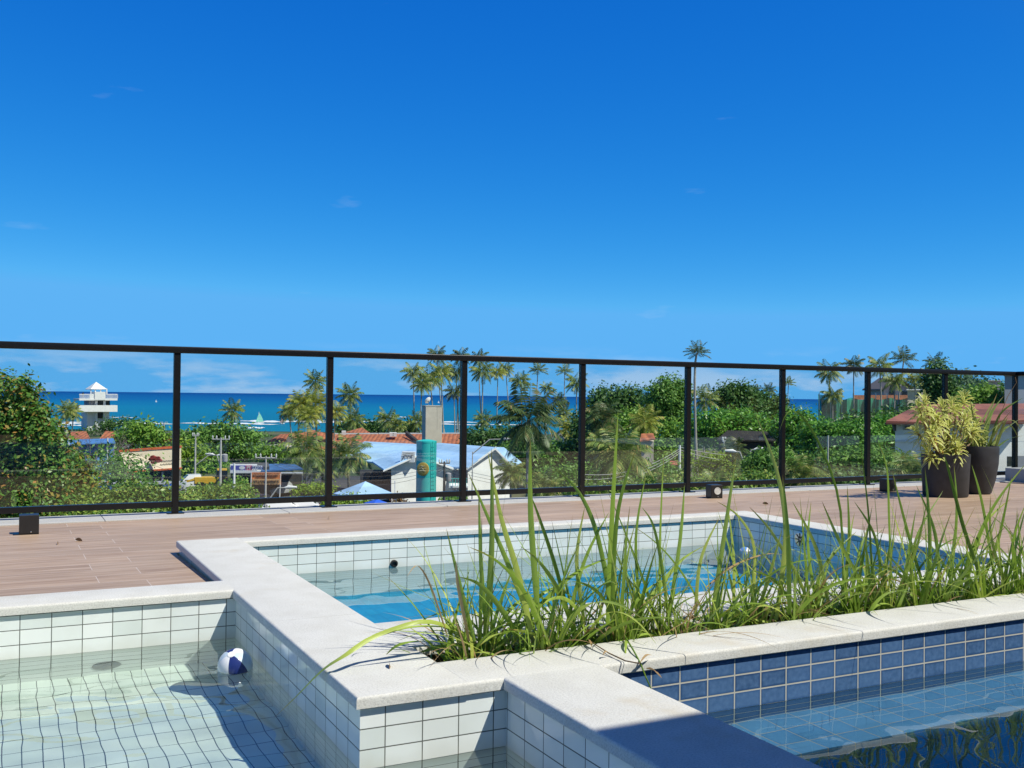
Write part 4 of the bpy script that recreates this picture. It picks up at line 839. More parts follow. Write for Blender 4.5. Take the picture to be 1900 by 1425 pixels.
# --- palms on the left and in the middle
palm('small palm left of the white lookout tower, fronds blown left', 124, 760, 225, 21, 124, 'coco', 'palm', 'palms by the lookout tower'); palm('second small golden palm touching the lookout tower', 136, 765, 232, 19, 134, 'coco', 'palm_gold', 'palms by the lookout tower')
palm('lone palm standing out of the broad tree mass against the sea', 431, 761, 150, 24, 432, 'coco')
for a in ((585, 707, 210, 24, 588, 'coco', 'palm', 'dark palm rising highest above the golden palm clump'), (556, 752, 150, 30, 556, 'bushy', 'palm_gold', 'golden bushy palm on the left of the clump before the orange roofs'), (586, 752, 152, 34, 588, 'bushy', 'palm_gold', 'golden bushy palm at the middle of the clump'), (536, 766, 156, 22, 548, 'bushy', 'palm', 'green palm at the outer left of the golden clump'),
          (622, 765, 158, 24, 620, 'bushy', 'palm_gold', 'golden palm half hidden behind the second railing post'), (572, 772, 146, 26, 570, 'bushy', 'palm_gold', 'lower golden palm hanging over the orange roof'), (649, 732, 225, 26, 652, 'coco', 'palm', 'slender palm just right of the second railing post'), (655, 778, 205, 25, 656, 'coco', 'palm', 'green palm below the slender palm right of the post'),
          (720, 778, 205, 26, 722, 'coco', 'palm', 'full green palm standing above the orange roof ridge'), (775, 782, 210, 22, 770, 'coco', 'palm', 'palm peeping out left of the tan chimney tower'), (738, 790, 200, 18, 740, 'bushy', 'palm', 'low palm over the roof between two fuller palms'),
          (566, 838, 104, 46, 566, 'bushy', 'palm', 'big feathery palm in front of the orange gable roof'), (646, 845, 100, 46, 650, 'bushy', 'palm', 'big feathery palm shading the left of the blue roof'), (598, 862, 108, 36, 600, 'bushy', 'palm', 'shorter feathery palm between two big ones'),
          (766, 690, 240, 22, 768, 'tall', 'palm', 'tall thin palm at the left edge of the high cluster'), (797, 700, 232, 28, 806, 'tall', 'palm', 'tall palm with heavy brown skirt in the high cluster'), (818, 690, 236, 26, 824, 'tall', 'palm_gold', 'tall golden green palm in the middle of the high cluster'), (783, 712, 228, 22, 778, 'tall', 'palm', 'lower palm leaning left in the high cluster'),
          (811, 658, 250, 20, 826, 'tall', 'palm_dark', 'tall palm peeping above the handrail left of the third post'), (855, 660, 250, 20, 848, 'tall', 'palm_dark', 'tall palm peeping above the handrail at the third post'), (889, 664, 246, 20, 898, 'tall', 'palm_dark', 'tall palm peeping above the handrail right of the third post'), (846, 690, 238, 22, 853, 'tall', 'palm_dark', 'dark tall palm beside the third railing post'),
          (842, 726, 222, 20, 845, 'tall', 'palm_dark', 'dark shorter palm beside the third railing post'), (896, 688, 236, 25, 893, 'tall', 'palm', 'tall palm just right of the third railing post'), (924, 690, 240, 18, 922, 'tall', 'palm_gold', 'golden tall palm in the third panel'), (938, 684, 244, 18, 946, 'tall', 'palm', 'tall palm with a leaning trunk in the third panel'),
          (966, 706, 232, 21, 968, 'tall', 'palm', 'mid height palm above the big near palm'), (998, 688, 240, 19, 998, 'up', 'palm', 'straight tall palm with upright crown right of the big near palm'), (1015, 719, 245, 15, 1014, 'tall', 'palm', 'small far palm with drooping crown'), (1048, 690, 238, 17, 1049, 'up', 'palm', 'slender palm left of the fourth railing post'),
          (1070, 710, 205, 23, 1070, 'tall', 'palm', 'palm crossing the fourth railing post'), (1037, 742, 215, 16, 1040, 'coco', 'palm_dark', 'short dark palm against the sea'), (897, 778, 200, 20, 898, 'coco', 'palm', 'low palm against the sea right of the third post'), (1012, 765, 190, 18, 1012, 'coco', 'palm_dark', 'low dark palm behind the big near palm'), (1046, 765, 170, 20, 1048, 'coco', 'palm', 'low palm beside the white cottage')):
    palm(a[7], a[0], a[1], a[2], a[3], a[4], a[5], a[6])
palm('big dark near palm with wide drooping fronds in the middle panel', 981, 778, 66, 72, 986, 'coco', 'palm_dark', 'coconut palms')
palm('golden palm right of the big near palm, fronds over the cottage', 1058, 800, 120, 34, 1060, 'bushy', 'palm_gold')
palm('lone tall palm with bent white trunk rising above the handrail', 1295, 655, 76, 24, 1301, 'up', 'palm_dark', 'coconut palms', (1289, 735))
for a in ((1308, 740, 112, 30, 1310, 'coco', 'palm', 'full palm just right of the bent white trunk'), (1118, 780, 100, 40, 1118, 'bushy', 'palm_dark', 'dark spreading palm left of the small orange roof'), (1196, 782, 96, 34, 1200, 'coco', 'palm_gold', 'golden palm standing above the small orange roof'), (1150, 850, 64, 62, 1150, 'bushy', 'palm', 'large low palm with pale fronds in the fourth panel'), (1120, 835, 72, 44, 1112, 'bushy', 'palm', 'low palm left of the large pale fronds'),
          (1330, 905, 52, 40, 1330, 'bushy', 'palm', 'low palm fronds under the middle deck light'), (1490, 885, 56, 48, 1490, 'bushy', 'palm', 'low spreading palm left of the sixth panel'), (1690, 880, 54, 46, 1690, 'bushy', 'palm', 'low palm left of the wide pot'), (1560, 900, 58, 36, 1560, 'bushy', 'palm', 'low palm fronds at the seventh railing post'), (1230, 905, 58, 34, 1230, 'bushy', 'palm', 'low palm fronds left of the fifth railing post'), (948, 880, 70, 34, 946, 'bushy', 'palm', 'low palm spilling over the right white gable'), (1362, 838, 74, 30, 1362, 'bushy', 'palm_dark', 'dark low palm before the dark roofed house'), (1010, 905, 60, 36, 1005, 'bushy', 'palm', 'low palm fronds at the foot of the big near palm'),
          (1401, 724, 260, 13, 1402, 'coco', 'palm_dark', 'left one of two tiny far palms above the dark trees'), (1427, 724, 255, 15, 1428, 'coco', 'palm_dark', 'right one of two tiny far palms above the dark trees'), (1463, 712, 230, 14, 1459, 'up', 'palm', 'thin palm just right of the sixth railing post'), (1538, 690, 175, 26, 1541, 'tall', 'palm', 'tall drooping palm over the green netting'),
          (1545, 732, 160, 22, 1544, 'tall', 'palm', 'shorter palm in front of the green netting'), (1584, 677, 170, 22, 1586, 'tall', 'palm_dark', 'dark tall palm before the brick parapet'), (1632, 678, 160, 27, 1638, 'tall', 'palm', 'tall palm right of the seventh railing post'), (1660, 705, 150, 25, 1655, 'tall', 'palm', 'drooping palm under the tall ones right of the seventh post'),
          (1677, 668, 165, 26, 1650, 'up', 'palm_dark', 'darkest and highest palm on the right above the handrail'), (1698, 702, 150, 22, 1700, 'tall', 'palm_gold', 'pale palm left of the dark pine shaped tree'), (1735, 674, 170, 22, 1738, 'up', 'palm_dark', 'dark palm rightmost above the handrail')):
    palm(a[7], a[0], a[1], a[2], a[3], a[4], a[5], a[6])

# --- trees on the right
for a in (('dark almond tree with flat layered crown right of the fourth post', [(1130, 735, 34, 12), (1165, 738, 34, 14), (1145, 752, 48, 16), (1105, 750, 18, 14), (1115, 770, 34, 22), (1165, 770, 36, 22)], 165, 'dark', 4200, .55, 1140), ('big round tree, highest crown in the fifth panel', [(1245, 722, 28, 20), (1232, 738, 34, 26), (1258, 745, 24, 30), (1222, 758, 28, 22), (1245, 775, 34, 22)], 140, 'mid', 5200, .48, 1245),
          ('bright tree behind the golden palm and small orange roof', [(1170, 785, 34, 22), (1150, 800, 28, 22), (1190, 800, 32, 18)], 125, 'bright', 2600, .42, 1172), ('soft green tree left of the fifth railing post', [(1245, 812, 30, 30), (1225, 830, 30, 26), (1265, 830, 30, 26), (1240, 852, 40, 20)], 104, 'bright', 3600, .36, 1245),
          ('rounded dark tree in the sixth panel behind the full palm', [(1350, 735, 26, 18), (1376, 732, 24, 18), (1362, 752, 40, 20), (1395, 755, 30, 20)], 138, 'dark', 3800, .48, 1365), ('darker tree between sixth post and tiny palms', [(1415, 748, 28, 14), (1440, 755, 22, 18), (1400, 770, 36, 18), (1436, 778, 30, 18)], 150, 'dark', 3200, .5, 1418),
          ('wide almond tree with glossy leaves under the full palm', [(1320, 785, 40, 20), (1365, 782, 40, 20), (1300, 805, 36, 22), (1345, 808, 44, 22), (1400, 800, 40, 26), (1420, 815, 30, 24)], 92, 'almond', 6500, .33, 1350), ('yellow green shrub beside the foot of the bent palm', [(1325, 858, 28, 14), (1345, 868, 22, 12), (1308, 868, 20, 12)], 74, 'lime', 1700, .25, 1325),
          ('almond tree left of the seventh railing post', [(1480, 785, 34, 20), (1462, 800, 30, 22), (1500, 800, 34, 22), (1480, 825, 44, 24)], 84, 'almond', 4600, .31, 1480), ('broad glossy almond tree below the green netting', [(1545, 802, 34, 16), (1580, 806, 36, 18), (1520, 812, 36, 20), (1560, 818, 44, 22), (1605, 815, 36, 24), (1550, 842, 60, 20)], 76, 'almond', 7500, .28, 1560),
          ('almond tree between the netting and the white house', [(1640, 788, 26, 10), (1655, 806, 26, 20), (1632, 812, 30, 26), (1650, 838, 34, 20)], 80, 'almond', 3800, .29, 1645), ('darker green tree filling the low right behind the wide pot', [(1600, 855, 50, 20), (1650, 862, 44, 18), (1550, 862, 40, 18)], 62, 'mid', 3800, .25, 1600), ('low green tree under the street wires left of centre right', [(1430, 862, 44, 22), (1470, 868, 40, 20), (1400, 872, 34, 16)], 66, 'mid', 3600, .25, 1440),
          ('dark narrow tree behind the eighth railing post', [(1740, 700, 18, 26), (1730, 715, 18, 24), (1752, 722, 18, 26)], 120, 'dark', 2200, .42, 1740), ('yellow green tree behind the striped bush and red roof', [(1815, 738, 30, 14), (1835, 745, 24, 16), (1795, 752, 28, 14), (1848, 735, 16, 12)], 100, 'bright', 2600, .36, 1820), ('dark tree at the left foot of the green netting', [(1600, 784, 36, 8), (1650, 780, 30, 8), (1695, 768, 22, 9)], 140, 'dark', 2400, .5, 1640),
          ('dark low tree mass between third post and big palm', [(905, 815, 40, 16), (940, 812, 36, 18), (925, 835, 48, 18), (880, 812, 20, 12)], 150, 'dark', 3400, .5, 915), ('shadowy green tree behind the big near palm', [(960, 845, 50, 24), (1010, 850, 50, 26), (1050, 850, 40, 26), (1085, 840, 30, 30)], 110, 'mid', 5200, .42, 1010), ('dark tree filling the gap under the fourth panel palms', [(1100, 815, 34, 26), (1085, 790, 24, 22), (1120, 845, 40, 26), (1190, 845, 44, 22)], 108, 'dark', 4200, .42, 1110),
          ('dark bushy tree on the shore behind the orange roof', [(700, 795, 24, 9), (680, 798, 20, 8), (755, 797, 24, 8), (640, 795, 18, 9)], 215, 'dark', 1800, .7, 700), ('low dense tree along the street in the fourth and fifth panel', [(1080, 885, 60, 18), (1150, 890, 60, 16), (1220, 882, 50, 18), (1020, 890, 40, 14)], 68, 'mid', 5200, .26, 1120), ('long hedge of mixed leaves below the fifth and sixth panels', [(1100, 912, 60, 10), (1180, 910, 60, 10), (1260, 905, 50, 10), (1330, 900, 50, 12), (1400, 895, 50, 14)], 56, 'hedge', 5200, .22, 1250),
          ('dark hedge right of the sixth railing post', [(1470, 895, 50, 12), (1550, 890, 60, 12), (1640, 888, 60, 10), (1700, 885, 40, 10)], 58, 'dark', 4200, .23, 1580)):
    nm = 'hedge' if 'hedge' in a[0] else 'shrub' if 'shrub' in a[0] else 'tree'
    tree(a[0], a[1], a[2], LM[a[3]], a[4], a[5], a[6], nm, nm)
# the wooded hill far to the right
hl = []
for i in range(26):
    px = 1690 + i * 9; hpx = 34 * math.exp(-((px - 1790) / 62) ** 2) + 6; hl.append((px, 738 - hpx * .5, 16, hpx * .55 + 3))
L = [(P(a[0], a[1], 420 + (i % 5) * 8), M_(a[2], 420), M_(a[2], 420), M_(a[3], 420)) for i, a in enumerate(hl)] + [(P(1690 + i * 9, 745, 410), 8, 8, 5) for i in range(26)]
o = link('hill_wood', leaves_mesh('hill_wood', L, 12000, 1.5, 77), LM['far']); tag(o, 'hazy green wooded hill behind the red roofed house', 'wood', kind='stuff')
hm = MB(); c = P(1790, 735, 440); prof = [(0, 0)]
hm.lathe([(34, 0), (27, 6), (20, 10), (12, 13), (3, 15)], 24, (c.x, c.y, GZ - 1)); tag(hm.build('hill', M['ground'], smooth=True), kind='structure')

# ------------------------------------------------------------------ buildings of the town
def roof_mat(nm, c, c2, w, h, axis=None, bump=.6):
    m, n, l, b = mat(nm); b.inputs['Roughness'].default_value = .75
    t = n.new('ShaderNodeTexCoord'); mp = n.new('ShaderNodeMapping'); mp.inputs['Rotation'].default_value = (0, 0, YAW); l.new(t.outputs['Object'], mp.inputs[0])
    wv = n.new('ShaderNodeTexWave'); wv.bands_direction = axis or 'X'; wv.inputs['Scale'].default_value = 1 / w; wv.inputs['Distortion'].default_value = .6; wv.inputs['Detail'].default_value = 2; l.new(mp.outputs[0], wv.inputs[0])
    z = n.new('ShaderNodeTexNoise'); z.inputs['Scale'].default_value = 1.3; z.inputs['Detail'].default_value = 8; l.new(t.outputs['Object'], z.inputs[0])
    r = n.new('ShaderNodeValToRGB'); r.color_ramp.elements[0].position = .33; r.color_ramp.elements[0].color = c2 + (1,); r.color_ramp.elements[1].position = .6; r.color_ramp.elements[1].color = c + (1,); l.new(z.outputs[0], r.inputs[0])
    q = n.new('ShaderNodeMixRGB'); q.blend_type = 'MULTIPLY'; q.inputs['Fac'].default_value = h
    r3 = n.new('ShaderNodeValToRGB'); r3.color_ramp.elements[0].position = .15; r3.color_ramp.elements[0].color = (.45, .45, .45, 1); r3.color_ramp.elements[1].position = .45; r3.color_ramp.elements[1].color = (1, 1, 1, 1); l.new(wv.outputs[1], r3.inputs[0])
    l.new(r.outputs[0], q.inputs['Color1']); l.new(r3.outputs[0], q.inputs['Color2']); l.new(q.outputs[0], b.inputs['Base Color'])
    u = n.new('ShaderNodeBump'); u.inputs['Strength'].default_value = bump; u.inputs['Distance'].default_value = .08; l.new(wv.outputs[1], u.inputs['Height']); l.new(u.outputs[0], b.inputs['Normal'])
    return m
M['terracotta'] = roof_mat('terracotta_roof', (.50, .17, .07), (.30, .10, .05), 2.2, .55)
M['red_tile'] = roof_mat('red_tile_roof', (.33, .125, .085), (.22, .08, .06), 3.0, .7, 'Z')
M['blue_roof'] = roof_mat('blue_metal_roof', (.40, .62, .86), (.32, .53, .78), 3.4, .3, 'Z', .25)
M['white_wall'] = plain('white_wall', (.84, .84, .82), .8, .07, .9)
M['grey_wall'] = plain('grey_wall', (.33, .33, .36), .85, .08, .5)
M['dark_glass'] = plain('dark_glass', (.02, .025, .03), .15, .2, 3)
M['shade_wall'] = plain('wall_in_shade', (.09, .085, .08), .9, .2, 2)  # dark tone paints in the shade under shop roofs and the porch
M['teal'] = plain('turquoise_paint', (.03, .50, .46), .55, .06, .8)
M['tan'] = plain('tan_concrete', (.56, .50, .40), .9, .12, 1.5, .2)
M['blue_paint'] = plain('blue_paint', (.02, .16, .58), .5, .1, 2)
M['blue_cloth'] = plain('blue_cloth', (.015, .10, .55), .8, .12, 2)
M['pole_conc'] = plain('pole_concrete', (.45, .44, .42), .85, .12, 4)
M['cable'] = plain('cable', (.06, .06, .065), .6)
M['pale_cable'] = plain('pale_cable', (.42, .42, .42), .6)
M['orange_trim'] = plain('orange_trim', (.50, .10, .03), .7, .12, 2)
M['cream'] = plain('cream_board', (.72, .62, .46), .8, .08, .8)
M['brick_raw'] = plain('raw_brick', (.42, .18, .10), .9, .2, 3)
M['red_ink'] = plain('red_ink', (.42, .02, .03), .7); M['ink'] = plain('black_ink', (.03, .02, .02), .7); M['navy_ink'] = plain('navy_ink', (.03, .06, .30), .7)
M['orange_banner'] = plain('orange_banner', (.80, .27, .09), .8, .08, 2); M['peach_banner'] = plain('peach_banner', (.85, .48, .22), .8, .06, 2)
M['purple'] = plain('purple_board', (.10, .10, .42), .6, .08, 2); M['pink'] = plain('pink_board', (.62, .14, .22), .6, .08, 2)
M['yellow'] = plain('yellow_paint', (.62, .38, .03), .6, .12, 4); M['mustard'] = plain('mustard_paint', (.52, .34, .05), .7, .18, 2.5)
M['net'] = plain('green_net', (.01, .22, .13), .8, .25, .5)

def bld(name, px, d, label, cat, group=None):
    return empty(name, gnd(px, d), label, cat, group)
def part(mb, name, m, parent, **k):
    o = mb.build(name, m, parent, **k)
    pw = parent.location if parent.parent is None else parent.parent.location
    if parent.parent is None: o.location = -parent.location
    return o
def quad(mb, pts, th):
    """pts: (px, py, d) corners of a flat piece; th: thickness vector"""
    mb.prism([P(*p) for p in pts], th); return mb
def RAY(px):
    w = P(px, 735, 1) - EYE; w.z = 0; return w.normalized()
def facade(mb, x0, x1, y0, d0, d1=None, th=.2, ybot=None):
    """upright wall from pixel column x0 to x1, top at y0 (measured at x0), down to the ground"""
    d1 = d1 or d0; a, b = P(x0, y0, d0), P(x1, y0, d1); b.z = a.z; zb = GZ - .1 if ybot is None else P(x0, ybot, d0).z
    return mb.prism([Vector((a.x, a.y, zb)), Vector((b.x, b.y, zb)), b, a], RAY((x0 + x1) / 2) * th)
def text(name, s, m, parent, pos, size, rz=VIEW_RZ, tilt=0.0, ext=.01, sx=1.0):
    c = bpy.data.curves.new(name, 'FONT'); c.body = s; c.size = size; c.extrude = ext; c.align_x = 'CENTER'; c.align_y = 'CENTER'; c.resolution_u = 3
    o = bpy.data.objects.new('tmp', c); COL.objects.link(o); bpy.context.view_layer.update()
    me = bpy.data.meshes.new_from_object(o.evaluated_get(bpy.context.evaluated_depsgraph_get())); bpy.data.objects.remove(o); bpy.data.curves.remove(c)
    t = link(name, me, m, parent)
    base = parent.location if parent.parent is None else parent.parent.location
    t.rotation_euler = Matrix.Rotation(rz, 3, 'Z').to_4x4().to_3x3().to_4x4().to_euler() if False else (Matrix.Rotation(rz, 3, 'Z') @ Matrix.Rotation(tilt, 3, 'Y') @ Matrix.Rotation(R(90), 3, 'X')).to_euler()
    t.location = Vector(pos) - base if parent.parent is None else Vector(pos) - base
    t.scale = (sx, 1, 1); return t

# --- white lookout tower on the shore
D = 262; TURN = (183, .62)
tw = bld('lookout_tower', 183, D, 'white lookout tower with two balconies and a pointed roof on the shore', 'tower')
def bx(mb, x0, x1, y0, y1, d, depth):
    w = P((x0 + x1) / 2, 735, d) - EYE; w.z = 0                           # a box that faces the terrace, or is turned by TURN
    da, db = (d + TURN[1] * M_(x0 - TURN[0], d), d + TURN[1] * M_(x1 - TURN[0], d)) if TURN else (d, d)
    a, b = P(x0, y1, da), P(x1, y1, db); c, e = P(x1, y0, db), P(x0, y0, da)
    n = (b - a).cross(Vector((0, 0, 1))); n.z = 0; n = -n.normalized()
    if not TURN: n = w.normalized()
    return mb.prism([a, b, c, e], n * depth)
part(bx(MB(), 162, 203, 764, 850, D, 5), 'shaft', M['white_paint'], tw)
part(bx(MB(), 177, 181, 742, 850, D - .8, .8), 'pillar', M['white_paint'], tw); part(bx(MB(), 192, 196, 742, 850, D - .8, .8), 'pillar', M['white_paint'], tw)
part(bx(MB(), 182, 191, 743, 761, D - .5, .45), 'window', M['dark_glass'], tw); part(bx(MB(), 182, 191, 766, 776, D - .5, .45), 'window', M['dark_glass'], tw)
part(bx(MB(), 146.5, 218, 752, 764, D - 2.5, 5), 'balcony', M['white_paint'], tw); part(bx(MB(), 165, 176.5, 742, 752, D - .3, 4), 'room', M['grey_wall'], tw); part(bx(MB(), 196.5, 204, 742, 752, D - .3, 4), 'room', M['dark_glass'], tw)
part(bx(MB(), 147, 218, 739.5, 743, D - 2.5, 5), 'deck_slab', M['white_paint'], tw); part(bx(MB(), 167, 174, 731, 739.5, D - 2.4, .3), 'parapet', M['white_paint'], tw)
part(bx(MB(), 176, 196, 727, 742, D - 2.6, 3), 'lift_shaft', M['white_paint'], tw)
mb = MB()
for x in list(np.arange(148, 168, 2.2)) + list(np.arange(198, 218, 2.2)): bx(mb, x, x + .8, 732, 739.5, D - 2.4, .12)
bx(mb, 147, 168, 731, 732.2, D - 2.4, .15); bx(mb, 197, 218, 731, 732.2, D - 2.4, .15); part(mb, 'balustrade', M['white_paint'], tw)
mb = MB()
for x in (168, 176.3, 186.3, 197.6): bx(mb, x, x + 1.6, 721, 731, D - 1.4, .3); bx(mb, x, x + 1.6, 721, 731, D + 2.6, .3)
part(mb, 'lantern_post', M['white_paint'], tw); part(bx(MB(), 168, 199, 721.5, 723, D - 1.4, 4.2), 'beam', M['white_paint'], tw)
mb = MB(); qa, qb = P(168, 722, D - 3.0), P(198.5, 722, D - .4); fb = (qb - qa).cross(Vector((0, 0, -1))).normalized() * 4.6; c0 = [qa, qb, qb + fb, qa + fb]; ap = (qa + qb + fb) / 2; ap.z = P(183, 708.5, D).z
mb.add(c0 + [ap], [(0, 1, 4), (1, 2, 4), (2, 3, 4), (3, 0, 4), (0, 3, 2, 1)]); part(mb, 'roof', M['white_paint'], tw)

TURN = None
# a person on the tower balcony
def person(p, h, label, m_cloth, m_skin):
    t = empty('person', p, label, 'person')
    me = bpy.data.meshes.new('body'); k = h / 1.72
    J = [((0, 0, .95), .14), ((0, 0, 1.15), .13), ((0, 0, 1.38), .15), ((0, 0, 1.48), .06), ((0, 0, 1.60), .10), ((0, 0, 1.70), .07), ((.19, 0, 1.40), .055), ((.25, .06, 1.15), .045), ((.22, .26, 1.05), .038), ((-.19, 0, 1.40), .055), ((-.25, .06, 1.15), .045), ((-.22, .26, 1.05), .038),
         ((.10, 0, .88), .085), ((.11, .02, .48), .062), ((.11, -.02, .06), .045), ((.11, .14, .03), .035), ((-.10, 0, .88), .085), ((-.12, 0, .48), .062), ((-.13, -.02, .06), .045), ((-.13, .14, .03), .035)]
    E = [(0, 1), (1, 2), (2, 3), (3, 4), (4, 5), (2, 6), (6, 7), (7, 8), (2, 9), (9, 10), (10, 11), (0, 12), (12, 13), (13, 14), (14, 15), (0, 16), (16, 17), (17, 18), (18, 19)]
    me.from_pydata([tuple(c * k for c in j[0]) for j in J], E, []); o = link('body', me, m_cloth, t)
    sk = o.modifiers.new('skin', 'SKIN'); 
    for i, j in enumerate(J): me.skin_vertices[0].data[i].radius = (j[1] * k, j[1] * k)
    me.skin_vertices[0].data[0].use_root = True
    o.modifiers.new('sub', 'SUBSURF').render_levels = 1
    h_ = MB().lathe([(.10 * k, 1.60 * k), (.105 * k, 1.66 * k), (.08 * k, 1.73 * k), (.01, 1.76 * k)], 12).build('hair', m_skin, t, smooth=True)
    return t
person(P(154, 739.5, D - 4.2), 1.72, 'tiny figure in dark clothes standing on the tower balcony', plain('dark_clothes', (.03, .03, .04), .9), plain('dark_hair', (.02, .015, .01), .8))

# --- blue shed and small orange roofs on the left
sh = bld('shed', 165, 108, 'weathered blue shed behind the leafless tree', 'shed'); sh_m = roof_mat('blue_sheet', (.10, .27, .60), (.05, .17, .42), 2.0, .4, 'X')
part(facade(MB(), 104, 212, 824, 108, 112, 5), 'wall', sh_m, sh); part(quad(MB(), [(102, 826, 107), (214, 823, 111), (210, 815, 120), (110, 818, 118)], Vector((0, 0, .12))), 'roof', sh_m, sh)
for k, (lab, pts, d, m_) in enumerate((('low orange tiled house behind the blue shed', ((124, 818), (168, 816), (160, 802), (132, 803)), 150, 'terracotta'), ('second orange tiled roof right of the lookout tower foot', ((180, 822), (216, 820), (212, 803), (196, 801)), 158, 'terracotta'))):
    b = bld('cottage', pts[0][0] + 20, d, lab, 'house'); part(quad(MB(), [(pts[0][0], pts[0][1], d), (pts[1][0], pts[1][1], d), (pts[2][0], pts[2][1], d + 5), (pts[3][0], pts[3][1], d + 5)], Vector((0, 0, .15))), 'roof', M[m_], b)
    part(facade(MB(), pts[0][0] + 2, pts[1][0] - 2, pts[0][1] - .5, d + .5, None, 6), 'wall', M['white_wall'], b)
b = bld('cottage', 238, 175, 'little white hut with a flat roof above the bright green tree', 'house'); part(bx(MB(), 226, 243, 795, 830, 176, 4), 'wall', M['white_wall'], b); part(bx(MB(), 224, 245, 793.5, 795, 175.5, 5), 'roof', M['grey_wall'], b)
b = bld('cottage', 322, 230, 'low pale beach hut beside the first railing post', 'house'); part(bx(MB(), 306, 338, 819, 830, 150, 3), 'wall', M['tan'], b); part(bx(MB(), 304, 340, 815.5, 819, 149.5, 4), 'roof', M['terracotta'], b)

# --- the shop with a long cream billboard under orange trim
D = 84
bb = bld('billboard_shop', 275, D, 'dark open shop under a long cream billboard with orange trim and a dark red flower', 'shop')
d2 = 88
part(MB().prism([P(236, 875, D), P(334, 868, d2), P(334, 828, d2), P(222, 836, D)], FH * .3), 'billboard', M['cream'], bb)
part(MB().prism([P(221, 839, D - .1), P(334, 831, d2 - .1), P(334, 827, d2 - .1), P(221, 835, D - .1)], FH * .5), 'trim', M['orange_trim'], bb)
part(MB().prism([P(236, 877.5, D - .1), P(334, 870.5, d2 - .1), P(334, 867.5, d2 - .1), P(236, 874.5, D - .1)], FH * .5), 'trim', M['orange_trim'], bb)
mb = MB()
r = random.Random(4)
for k in range(9): 
    a = k * 2.4; c = (286 + 2.9 * math.sqrt(k) * math.cos(a), 853 + 1.8 * math.sqrt(k) * math.sin(a)); mb.prism([P(c[0] + 5 * math.cos(t) * (1 + .2 * math.sin(3 * t + k)), c[1] + 4 * math.sin(t), D + 1.4 - .03 * k) for t in np.linspace(0, 2 * math.pi, 9)[:-1]], FH * .3)
part(mb, 'flower_print', plain('dark_red_print', (.26, .03, .03), .8, .4, 3), bb)
def squiggle(mb, pts, d, th): mb.tube([P(x, y, d) for x, y in pts], th, 5); return mb
mb = MB(); squiggle(mb, [(238, 846), (242, 842), (248, 843), (247, 848), (240, 851), (236, 848)], D, .035); squiggle(mb, [(238, 858), (244, 855), (250, 858), (243, 862), (237, 861)], D, .03)
for k in range(4): squiggle(mb, [(229 + 6 * k, 866 - k * .6), (231 + 6 * k, 862 - k * .6), (233 + 6 * k, 867 - k * .6)], D - .05, .025)
part(mb, 'lettering', plain('brown_ink', (.25, .14, .06), .8), bb)
mb = MB()
for row, y in enumerate((858, 864)):
    for k in range(7): x = 297 + k * 5; squiggle(mb, [(x, y - k * .35), (x + 1.5, y - 3 - k * .35), (x + 3, y - k * .35), (x + 4, y - 2.5 - k * .35)], 85.6 + k * .2, .035)
part(mb, 'lettering', M['ink'], bb)
part(MB().prism([P(243, 880, D + .4), P(334, 872, d2 + .4), P(334, 872, d2 + 8), P(243, 880, D + 8)], Vector((0, 0, .15))), 'ceiling', M['shade_wall'], bb)
part(facade(MB(), 240, 336, 878, D + 7, d2 + 7, .3), 'wall', M['shade_wall'], bb)
part(facade(MB(), 244, 247, 878, D + .3, None, .25), 'column', M['orange_trim'], bb); part(facade(MB(), 300, 303, 876, d2 - .8, None, .25), 'column', M['white_wall'], bb)

# --- blue delivery truck, banner, pickup, tractor and cars in the street
def wheels(mb_parent, pts, r, w, m_t):
    for p in pts:
        o = MB().lathe([(r * .55, -w / 2), (r, -w / 2 + .03), (r, w / 2 - .03), (r * .55, w / 2)], 18).build('wheel', m_t, mb_parent, smooth=True); o.rotation_euler = (R(90), 0, 0); o.location = p
        h = MB().lathe([(r * .55, -w / 2 - .004), (r * .2, -w / 2 - .02), (.01, -w / 2 - .02)], 14).build('rim', M['steel'], o)
M['tyre'] = plain('tyre', (.012, .012, .012), .85, .2, 20)
tk = empty('truck', gnd(238, 76), 'blue box truck with a pale round mark on its side, parked behind hedge leaves', 'truck', None, VIEW_RZ + .12)
tk_b = plain('truck_blue', (.015, .13, .55), .4, .08, 2); MB().box(-2.2, 3.2, -1.1, 1.1, .95, 3.25).build('cargo_box', tk_b, tk, bevel=.04)
MB().box(-2.25, 3.25, -1.13, 1.13, 3.25, 3.34).build('roof', M['grey_wall'], tk, bevel=.02); MB().box(3.3, 4.9, -1.05, 1.05, .6, 2.3).build('cab', tk_b, tk, bevel=.12, smooth=True); MB().box(4.0, 4.93, -1.0, 1.0, 1.5, 2.15).build('windscreen', M['dark_glass'], tk, bevel=.05)
o = MB().lathe([(.40, 0), (.40, .02), (.001, .03)], 28).build('round_mark', M['white_paint'], tk); o.rotation_euler = (R(90), 0, 0); o.location = (.35, -1.1, 2.25)
MB().prism([(-2.2, -1.1, 2.9), (-1.2, -1.1, 2.2), (-2.2, -1.1, 1.9)], (0, -.02, 0)).build('side_stripe', plain('green_stripe', (.10, .45, .12), .5), tk)
wheels(tk, [(-1.3, -.95, .45), (-1.3, .95, .45), (4.1, -.95, .45), (4.1, .95, .45)], .45, .3, M['tyre'])
ca = [plain('car_white', (.72, .72, .72), .22, .03, 1), plain('car_silver', (.36, .37, .38), .25, .03, 1), plain('car_black', (.02, .02, .025), .2, .03, 1), plain('car_blue', (.03, .16, .36), .22, .03, 1), plain('car_teal', (.03, .30, .38), .25, .03, 1)]
